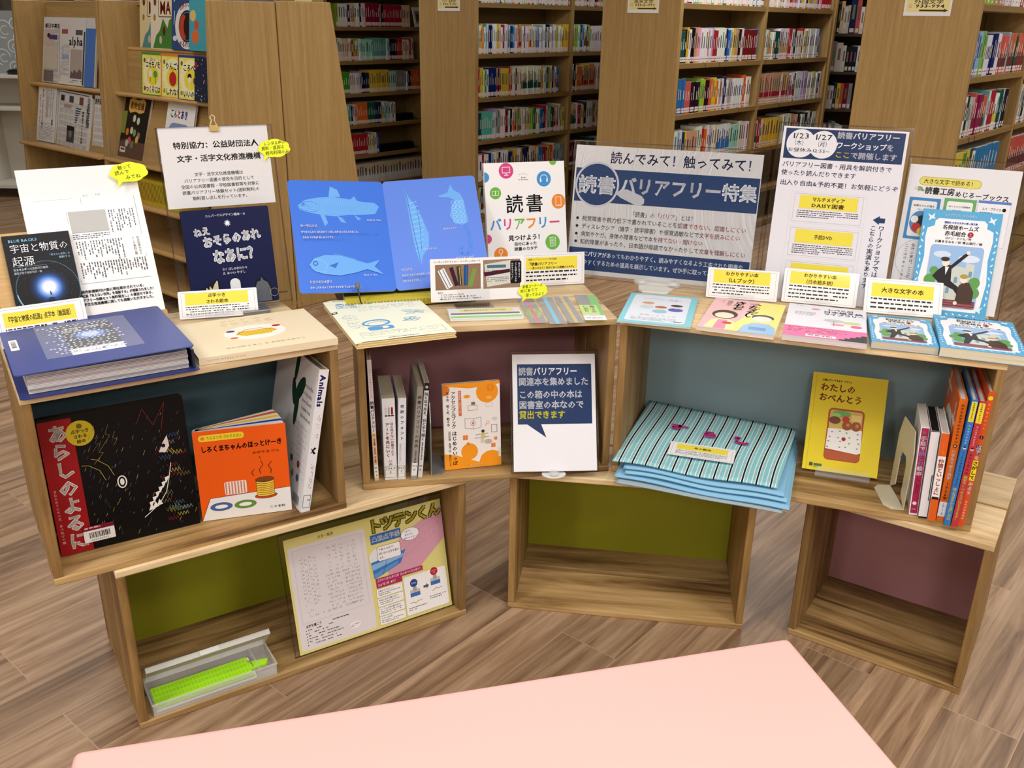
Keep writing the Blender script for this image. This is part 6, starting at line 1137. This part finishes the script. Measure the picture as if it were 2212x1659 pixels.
# corners in crate coordinates, front left, front right, back right, back left
def cloth_sheet(nm, c, mat, th, col, wob, uv=False, nx=48, ny=18, zb=0.0):
    me_v = []; fs = []; uvs = []
    for j in range(ny + 1):
        for i in range(nx + 1):
            u, v = i / nx, j / ny
            p = [(c[0][k] * (1 - u) + c[1][k] * u) * (1 - v) + (c[3][k] * (1 - u) + c[2][k] * u) * v for k in (0, 1)]
            z = c[4] * (1 - v) + c[5] * v + wob * (math.sin(u * 9 + v * 2) * (1 - v) ** 1.5 + 0.5 * math.sin(u * 4 + 1) * (1 - v)) + zb * max(0, 0.18 - v) * -0.35
            me_v.append((p[0], p[1], z)); uvs.append((u + 0.008 * math.sin(v * 5) , v))
    for j in range(ny):
        for i in range(nx): k = j * (nx + 1) + i; fs.append((k, k + 1, k + nx + 2, k + nx + 1))
    n = len(me_v); lo = [(x, y, z - th) for x, y, z in me_v]; rim = [i for i in range(nx + 1)] + [j * (nx + 1) + nx for j in range(1, ny + 1)] + [ny * (nx + 1) + i for i in range(nx - 1, -1, -1)] + [j * (nx + 1) for j in range(ny - 1, 0, -1)]
    mb = MB(); mb.add(me_v + lo, fs + [tuple(q + n for q in f[::-1]) for f in fs] + [(rim[i], rim[i] + n, rim[(i + 1) % len(rim)] + n, rim[(i + 1) % len(rim)]) for i in range(len(rim))], col, smooth=True)
    o = mb.build(nm, mat, t)
    if uv:
        L = o.data.uv_layers.new(name='UVMap'); UU = uvs + uvs
        for lp in o.data.loops: L.data[lp.index].uv = UU[lp.vertex_index]
    return o
BT = (136, 188, 220)
z0 = CT + 0.001
cloth_sheet('cloth_page', ((.030, -.080), (.398, -.086), (.400, .235), (.040, .27), z0 + .004, z0 + .003), MATTE, .002, (150, 170, 180), .001, zb=.1)
cloth_sheet('cloth_page', ((.022, -.066), (.412, -.080), (.412, .235), (.030, .28), z0 + .012, z0 + .012), MATTE, .003, BT, .0024, zb=.1)
cloth_sheet('cloth_page', ((.045, -.062), (.405, -.066), (.408, .24), (.035, .28), z0 + .020, z0 + .022), MATTE, .003, (140, 194, 220), .003, zb=.06)
cloth_sheet('cloth_page', ((.040, -.055), (.398, -.058), (.405, .245), (.03, .285), z0 + .028, z0 + .032), MATTE, .003, BT, .003, zb=.05)
o = cloth_sheet('striped_cover', ((.012, -.050), (.381, -.046), (.402, .235), (.030, .285), z0 + .036, z0 + .060), cloth_mat(), .003, BT, .0032, uv=True)
# pink felt letters sewn on the cloth
PKF = (176, 52, 120); m = MB()
def felt(cx, cy, shape, s):
    for (x0, y0, x1, y1, w) in shape:
        d = math.hypot(x1 - x0, y1 - y0); nx, ny = -(y1 - y0) / d * w, (x1 - x0) / d * w
        q = [(cx + (x0 + nx) * s, cy + (y0 + ny) * s), (cx + (x0 - nx) * s, cy + (y0 - ny) * s), (cx + (x1 - nx) * s, cy + (y1 - ny) * s), (cx + (x1 + nx) * s, cy + (y1 + ny) * s)]
        zz = z0 + 0.0395 + 0.024 * (cy + 0.05) / 0.29; m.prism(q, zz, zz + 0.0022, PKF)
felt(.130, .150, [(-1.4, .8, 1.6, .3, .14), (-.8, .2, .4, .1, .3), (.1, .8, .1, -.6, .25), (-1.2, -.5, .2, -.7, .25), (-.9, -.1, -.9, -.6, .25)], .014)
felt(.205, .135, [(-.8, .9, .7, .9, .18), (.1, .9, -.6, .1, .2), (-.9, .2, .9, .2, .18), (.9, .2, 1.0, -.7, .2), (1.0, -.7, -.9, -.7, .2)], .014)
felt(.275, .125, [(-.6, 1.1, .2, 1.0, .35), (-.1, 1.0, -.3, -.4, .2), (-.3, -.4, 1.3, -.7, .22), (1.3, -.7, 1.4, -.2, .2)], .016)
m.build('felt_letter', MATTE, t)
a = Art(150, 62); a.frame(6, 4, 138, 54, 0.5, (150, 150, 156)); a.rect(16, 7, 118, 24, (238, 222, 78)); a.text('布の絵本', 56, 19, 10, BLACK, w=40, b=0.03); a.greek(16, 35, 118, 4, 5, (44, 40, 44), .95, seed=9, size=.42)
c_ = cf('R1', .128, .008, z0 + 0.0485, 0.03) @ Matrix.Rotation(0.085, 4, 'X')
paper('caption_card', 'small caption card lying on the striped cloth book', 'caption card', c_, a, mat=LAM, corner=2)

# ================================================================ inside the left crate
a = Art(262, 275); BK_ = (6, 5, 6); a.rect(0, 0, 262, 275, BK_); a.rect(0, 5, 58, 270, (150, 22, 26))
a.vtext('あらしのよるに', 32, 14, 36, (226, 216, 206), l=254, b=0.045, lean=0.5); a.vtext('きむらゆういち＝文 あべ弘士＝絵', 9, 140, 6, (226, 190, 180), l=112)
a.circ(70, 38, 25, (206, 184, 40)); a.circ(70, 24, 5, (120, 96, 30)); a.text('点字つき', 54, 34, 8, (60, 50, 20), w=32, b=0.03); a.text('さわる', 57, 44, 8, (60, 50, 20), w=25, b=0.03); a.text('絵本', 62, 54, 8, (60, 50, 20), w=16, b=0.03)
R = random.Random(21); CC = [(190, 180, 70), (60, 130, 120), (130, 40, 50), (150, 150, 150), (60, 90, 140), (120, 120, 60)]
for i in range(150):
    x, y = R.uniform(64, 256), R.uniform(30, 268); l = R.uniform(3, 9); a.line([(x, y), (x + l * .5, y - l)], 0.5, R.choice(CC[:2] + CC[3:5]) if x < 170 else R.choice(CC))
for i in range(22):
    x, y = R.uniform(190, 236), R.uniform(70, 250); p = [(x + k * 3, y + (4 if k % 2 else -4)) for k in range(8)]; a.line(p, 0.6, R.choice(CC))
a.line([(120, 30), (112, 48), (120, 52), (96, 82), (104, 84), (84, 104)], 0.9, (120, 110, 60)); a.line([(130, 46), (124, 58), (132, 62), (124, 74)], 0.9, (120, 110, 60)); a.line([(100, 50), (92, 62), (98, 64), (86, 78)], 0.7, (110, 100, 60))
a.line([(170, 40), (184, 12), (200, 48), (226, 6), (214, 60)], 1.0, (120, 40, 46)); a.poly([(203, 106), (212, 88), (222, 74), (224, 96), (216, 108)], (214, 206, 200)); a.circ(213, 94, 4, (20, 18, 18))
a.poly([(158, 232), (196, 200), (212, 150), (222, 130), (214, 176), (196, 212)], (16, 15, 16))
for k in range(6): a.poly([(206 - k * 7, 160 + k * 9), (216 - k * 7, 158 + k * 9), (208 - k * 7, 172 + k * 9)], (226, 222, 216)); a.poly([(196 - k * 8, 214 + k * 3), (190 - k * 8, 202 + k * 3), (184 - k * 8, 216 + k * 3)], (226, 222, 216)) if k < 3 else None
a.line([(158, 234), (170, 226), (190, 212), (206, 190), (214, 164), (222, 132)], 1.4, (220, 214, 206)); a.ring(128, 150, 9, 2.4, (226, 222, 214), ry=13); a.circ(128, 150, 4, (226, 222, 214), ry=7)
for k in range(2):
    a.line([(100 + k * 16, 140 - k * 6), (92 + k * 16, 118 - k * 6), (74 + k * 16, 104 - k * 8), (62 + k * 18, 102 - k * 10)], 1.2, (150, 140, 60))
a.rect(44, 226, 56, 9, (110, 24, 40)); a.greek(47, 228, 50, 1, 7, (220, 180, 180), seed=3, size=.5); a.rect(44, 235, 56, 24, (226, 224, 222))
x = 54
while x < 90: w = R.uniform(.6, 1.8); a.rect(x, 239, w, 12, BK_); x += w + R.uniform(.5, 1.3)
a.text('000099702', 56, 255, 5, BK_, w=32)
book('picture_book', 'large black picture book with a red title strip and scratched drawing', 'book', sheet_frame(-0.8621, 1.5216, 0.38 + ZI + .001, 0.548, 0.113) @ Matrix.Translation((0, 0, 0)), .2624, .2745, .024, a, BK_, pages=(70, 68, 62), rnd=5)
a = Art(181, 202); OO = (232, 92, 22); a.rect(0, 0, 181, 202, OO); a.rrect(10, 9, 88, 14, 6, (236, 206, 50)); a.circ(18, 16, 4, (214, 130, 60)); a.text('てんじつき さわるえほん', 25, 16, 8, (150, 160, 60), w=70, b=0.02)
a.text('しろくまちゃんのほっとけーき', 12, 41, 15, BLACK, w=160, b=0.045, rot=-0.012); a.text('わかやま けん', 112, 59, 7, (60, 30, 20), w=54, b=0.02)
a.poly([(0, 202), (20, 152), (181, 146), (181, 202)], (232, 230, 226)); a.line([(20, 152), (181, 146)], 0.9, BLACK); a.line([(0, 202), (20, 152)], 0.9, BLACK)
a.circ(131, 160, 23, BLACK, ry=7); a.circ(131, 160, 22.3, (190, 74, 30), ry=6.3)
for i in range(9): y = 157 - i * 4.2; a.circ(131, y, 18.6, BLACK, ry=5.4); a.circ(131, y - .3, 17.8, (236, 196, 70), ry=4.6)
a.circ(131, 121.6, 19, BLACK, ry=6); a.circ(131, 121.4, 18.2, (126, 64, 30), ry=5.2)
for q in ([(110, 112), (106, 104), (112, 96)], [(124, 108), (122, 98), (130, 88), (126, 78)], [(144, 110), (146, 100), (140, 92), (148, 82)], [(126, 74), (124, 68)]): a.line(q, 1.1, BLACK)
for x, y, c in ((40, 173, (70, 100, 170)), (88, 174, (96, 150, 60))): a.circ(x, y, 22, BLACK, ry=9.6); a.circ(x, y, 21.2, c, ry=8.9); a.circ(x, y, 13.6, BLACK, ry=5); a.circ(x, y, 13, (236, 234, 230), ry=4.5)
a.text('こぐま社', 136, 188, 6, BLACK, w=32, b=0.02); a.rrect(50, 118, 44, 30, 4, (226, 222, 216)); 
for i in range(7): a.rect(52 + i * 6, 119, 2.4, 28, (214, 110, 80))
M = sheet_frame(-0.6355, 1.6634, 0.38 + ZI + .001, 0.312, 0.0)
t = book('board_book', 'orange board book with a stack of pancakes standing slightly open', 'book', M, .1805, .202, .004, a, OO, pages=(224, 222, 216), rnd=6)
for i, c in enumerate(((224, 222, 216), (44, 70, 150), (224, 222, 216), (226, 190, 40), (222, 216, 206), (200, 90, 40), (220, 212, 200))):
    mb = MB(); q = Art(180, 200); q.rrect(0, 0, 179, 201, 6, c); pts = [(p[0] / 1000, 0.201 - p[1] / 1000) for p in q.el[0][0]]
    mb.prism(pts, -0.0035, 0, c); o = mb.build('board_page', PAPER, t); o.matrix_world = M @ Matrix.Translation((0, 0, -0.0045 - 0.0012 * i)) @ Matrix.Rotation(0.055 * (i + 1), 4, 'Y')
# white animals book leaning at the side
WB = (226, 226, 228)
mm = Art(318, 20.5); mm.text('Animals', 12, 10.5, 16, (44, 50, 130), w=70, b=0.05); mm.braille(100, 5, 60, 1, 6, (120, 120, 124), 3); mm.poly([(172, 4), (178, 10), (184, 4), (186, 9), (181, 12), (185, 17), (178, 13), (171, 17), (175, 12), (170, 9)], BLACK); mm.braille(206, 5, 60, 1, 6, (120, 120, 124), 5); mm.frame(278, 2, 30, 16.5, 1.2, (30, 120, 130)); mm.text('E', 288, 6, 7, BLACK, b=0.02)
sa = Art(235, 318); GD = (26, 56, 36)
for (x, y, rx, ry, ro) in ((120, 24, 10, 40, 8), (150, 70, 16, 36, 35), (118, 86, 12, 30, -20), (140, 116, 11, 40, 4)): sa.circ(x, y, rx, GD, ry=ry, rot=ro)
for i, q in enumerate(('From butterflies', 'to big cats,', 'discover the world', 'of animals in this', 'braille reference book.')): sa.text(q, 166, 52 + 17 * i, 12, (60, 60, 66), w=52 if i < 4 else 58, b=0.02)
sa.braille(140, 140, 84, 9, 6, (150, 150, 152), 9)
for x, y, c in ((150, 226, (60, 60, 60)), (190, 226, (150, 40, 50)), (126, 250, (24, 24, 24)), (164, 256, (110, 130, 100)), (194, 256, (60, 90, 130))): sa.frame(x - 12, y - 12, 26, 24, 0.6, (190, 190, 192)); sa.circ(x, y, 8, c)
for i in range(9): sa.rect(184 + i * 4, 290, 2, 20, (40, 40, 42))
M = cf('L1', 0.4772, 0.004, ZI + .0005) @ Matrix.Rotation(0.20, 4, 'Y')
spine_book('picture_book', 'white braille animals book leaning on the side of the crate', M, .0205, .318, .235, WB, None, hard=True, side_art=sa, long_art=mm, pages=(150, 140, 116))

# ================================================================ inside the lower left crate
AM = sheet_frame(-0.4710, 1.7166, ZI + 0.003, 0.560, 0.217)
h_ = holder('clear sheet pocket leaning in the lower crate around the braille slate flyer', AM @ Matrix.Translation((-0.012, -0.002, 0.001)), 0.415, 0.294, dep=0.003)
a = Art(391, 277); PY = (226, 216, 136); a.rect(0, 0, 391, 277, PY); a.rrect(6, 22, 184, 248, 6, (226, 220, 222)); a.text('点字一覧表', 78, 13, 8.4, (60, 50, 40), w=38, b=0.01)
a.frame(16, 30, 164, 176, 0.4, (150, 146, 150)); GR = (96, 90, 96)
for i in range(4): a.braille(30 + i * 10, 52 + (i % 2) * 4, 6, 15 - i, 4.2, GR, 11 + i)
for i in range(5): a.braille(96 + i * 15, 42, 8, 8, 4.2, GR, 30 + i)
for i in range(6): a.braille(86 + i * 13 + (6 if i > 2 else 0), 106, 9, 10, 4.2, GR, 50 + i)
for i in range(9): a.braille(34 + i * 15, 190, 5, 1, 4.2, GR, 80 + i)
a.text('点字を書こう', 22, 214, 7.6, BLACK, w=38, b=0.02)
for i in range(6): a.greek(26, 222 + i * 7, 112 - (20 if i > 2 else 0), 1, 6, GR, .8, seed=90 + i, size=.4); a.circ(22, 224 + i * 7, 1.2, BLACK)
a.greek(86, 214, 70, 1, 7, GR, seed=4, size=.4); a.circ(138, 246, 14, (240, 238, 238), ry=9); a.greek(128, 243, 20, 2, 4, GR, seed=8)
a.poly([(236, 118), (280, 64), (391, 16), (391, 98), (310, 160), (236, 160)], (214, 158, 176))
for i in range(26): x, y = 270 + (i % 9) * 13, 62 + (i // 9) * 16 - (i % 9) * 6; a.frame(x, y + 22, 7, 9, 0.8, (196, 136, 156))
a.circ(226, 100, 34, (224, 222, 226), ry=24); a.poly([(196, 110), (286, 100), (270, 130), (200, 152)], (60, 120, 190)); a.poly([(196, 116), (280, 108), (276, 116), (198, 130)], (140, 180, 220)); a.poly([(200, 140), (264, 122), (262, 130), (202, 150)], (90, 150, 206))
TG = (40, 52, 24); tx = 'トツテンくん'
for i, q in enumerate(tx): a.text(q, 199 + i * 31, 24 - i * 0.2, 36, TG, b=0.10)
for i, q in enumerate(tx): a.text(q, 199 + i * 31, 24 - i * 0.2, 36, (226, 206, 60), b=0.03)
a.rect(202, 44, 77, 23, (52, 100, 170)); a.text('凸面点字器', 204, 55.5, 15, (226, 226, 224), w=73, b=0.03)
a.rrect(214, 76, 60, 36, 4, (60, 60, 64)); a.rrect(214.8, 76.8, 58.4, 34.4, 4, (236, 234, 236))
for i, q in enumerate(('下板の凸点で、', '読む形の点字を書き', 'ます。')): a.text(q, 218, 84 + i * 10, 6.8, BLACK, w=(44, 52, 16)[i], b=0.01)
a.line([(236, 112), (222, 146)], 0.8, (60, 60, 64)); a.circ(302, 66, 24, (60, 60, 64), ry=16); a.circ(302, 66, 23.3, (238, 236, 240), ry=15.3)
for i, q in enumerate(('これで、', 'あなたも', '点字マイスター！')): a.text(q, 288 - (4 if i == 2 else 0), 58 + i * 8.4, 5.8, BLACK, w=(20, 22, 38)[i], b=0.01)
MG = (170, 44, 92); a.rect(202, 152, 122, 12, MG); a.rect(202, 164, 66, 12, MG); a.text('点字サイズがLサイズ！初心者でもカンタン！', 205, 158, 7.4, (240, 226, 232), w=116, b=0.02); a.text('26マス 4行', 206, 169, 7.4, (240, 226, 232), w=46, b=0.02)
for i, q in enumerate(('上板がスケルトン！', '名刺に点字が書けます！', 'テープに点字が書けます！', 'カラーは5色')): y = 179 + i * 23; a.rrect(200, y, 66, 20.5, 3, (238, 236, 236)); a.text(q, 203, y + 5, 5, (40, 60, 130), w=min(56, len(q) * 4.8), b=0.02); a.greek(204, y + 10, 56, 2, 4.4, GR, .9, seed=y, size=.42)
a.rrect(270, 170, 114, 98, 5, (238, 236, 236)); a.circ(296, 190, 10, (40, 70, 140)); a.text('従来品', 289, 190, 4.8, W2, w=14, b=0.02); a.circ(352, 176, 10, (180, 30, 40)); a.text('トツテン', 344, 174, 4.4, W2, w=16); a.text('くん', 348, 179, 4.4, W2, w=8)
for x, y in ((284, 206), (340, 192)): a.rect(x, y, 26, 8, (190, 190, 194)); a.rect(x + 8, y - 6, 10, 10, (160, 160, 164)); a.rect(x, y + 8, 26, 10, (60, 110, 180)); a.line([(x, y + 8), (x + 10, y + 8), (x + 13, y + 5), (x + 16, y + 8), (x + 26, y + 8)], 1, (190, 150, 60))
a.poly([(320, 204), (328, 204), (328, 200), (335, 207), (328, 214), (328, 210), (320, 210)], (90, 90, 92)); a.line([(280, 238), (292, 238), (296, 242), (300, 238), (314, 236)], 1.2, (150, 110, 60)); a.line([(342, 224), (350, 222), (354, 218), (358, 222), (370, 220)], 1.2, (150, 110, 60)); a.greek(276, 250, 48, 2, 5, GR, seed=6, size=.42); a.greek(334, 236, 44, 2, 5, GR, seed=7, size=.42)
paper('flyer', 'folded yellow and white flyer for a braille slate with a braille chart', 'flyer', AM, a, PY, t=.0012, mat=LAM)
# frosted case with the green slate
t = thing('pencil_case', 'open frosted plastic case in the lower crate holding the green slate', 'case', cf('L2', 0.030, 0.005, ZI, 0.0))
W_, D_, H_ = .262, .092, .030; m = MB(); k = .0018
for b in ((0, 0, 0, W_, D_, k), (0, 0, k, W_, k, H_), (0, D_ - k, k, W_, D_, H_), (0, k, k, k, D_ - k, H_), (W_ - k, k, k, W_, D_ - k, H_)): m.box(*b, col=(226, 226, 220))
m.build('tray', FROST, t); m = MB(); 
for b in ((-.002, -.002, H_ - .003, W_ + .002, 0, H_), (-.002, D_, H_ - .003, W_ + .002, D_ + .002, H_), (-.002, 0, H_ - .003, 0, D_, H_), (W_, 0, H_ - .003, W_ + .002, D_, H_)): m.box(*b, col=(226, 226, 220))
m.build('rim', FROST, t)
LM = Matrix.Translation((0, D_ + .003, H_ + .002)) @ Matrix.Rotation(math.pi - .84, 4, 'X')
m = MB()
for b in ((0, 0, 0, W_, D_, k), (0, 0, k, W_, k, .012), (0, D_ - k, k, W_, D_, .012), (0, k, k, k, D_ - k, .012), (W_ - k, k, k, W_, D_ - k, .012)): m.box(*b, col=(226, 226, 220), M=LM)
m.build('lid', FROST, t); m = MB(); m.box(.11, D_ - .002, .002, .15, D_ + .006, .012, (226, 230, 226), M=LM); m.build('latch', FROST, t); m = MB(); m.box(.226, k, k, .228, D_ - k, H_ - .004, (226, 226, 220)); m.build('divider', FROST, t)
t = thing('braille_slate', 'bright green braille slate lying in the frosted case', 'braille slate', cf('L2', 0.036, 0.0085, ZI + .004) @ Matrix.Rotation(0.10, 4, 'X'))
LG = (170, 230, 40); m = MB(); m.box(0, 0, .001, .213, .068, .004, WHITE); m.build('base_plate', PLASTIC, t)
m = MB(); m.box(.002, .004, .006, .208, .066, .0085, LG)
for i in range(26):
    for j in range(4): m.box(.006 + i * .0076, .008 + j * .0145, .0085, .0104 + i * .0076, .0165 + j * .0145, .0092, (150, 214, 34))
m.build('cover_plate', PLASTIC, t); m = MB(); m.tube([(.207, .02, .009), (.213, .03, .014), (.210, .045, .014), (.206, .052, .009)], .0011, 6, (190, 190, 190)); m.build('hinge_wire', METAL, t)
m = MB(); m.prism([(0, 0), (.036, -.006), (.044, .008), (.006, .026)], 0, .006, LG); o = m.build('stylus', PLASTIC, M=cf('L2', .240, .030, ZI + .012) @ Matrix.Rotation(-.15, 4, 'Y')); tag(o, 'short green stylus piece at the end of the frosted case', 'stylus')
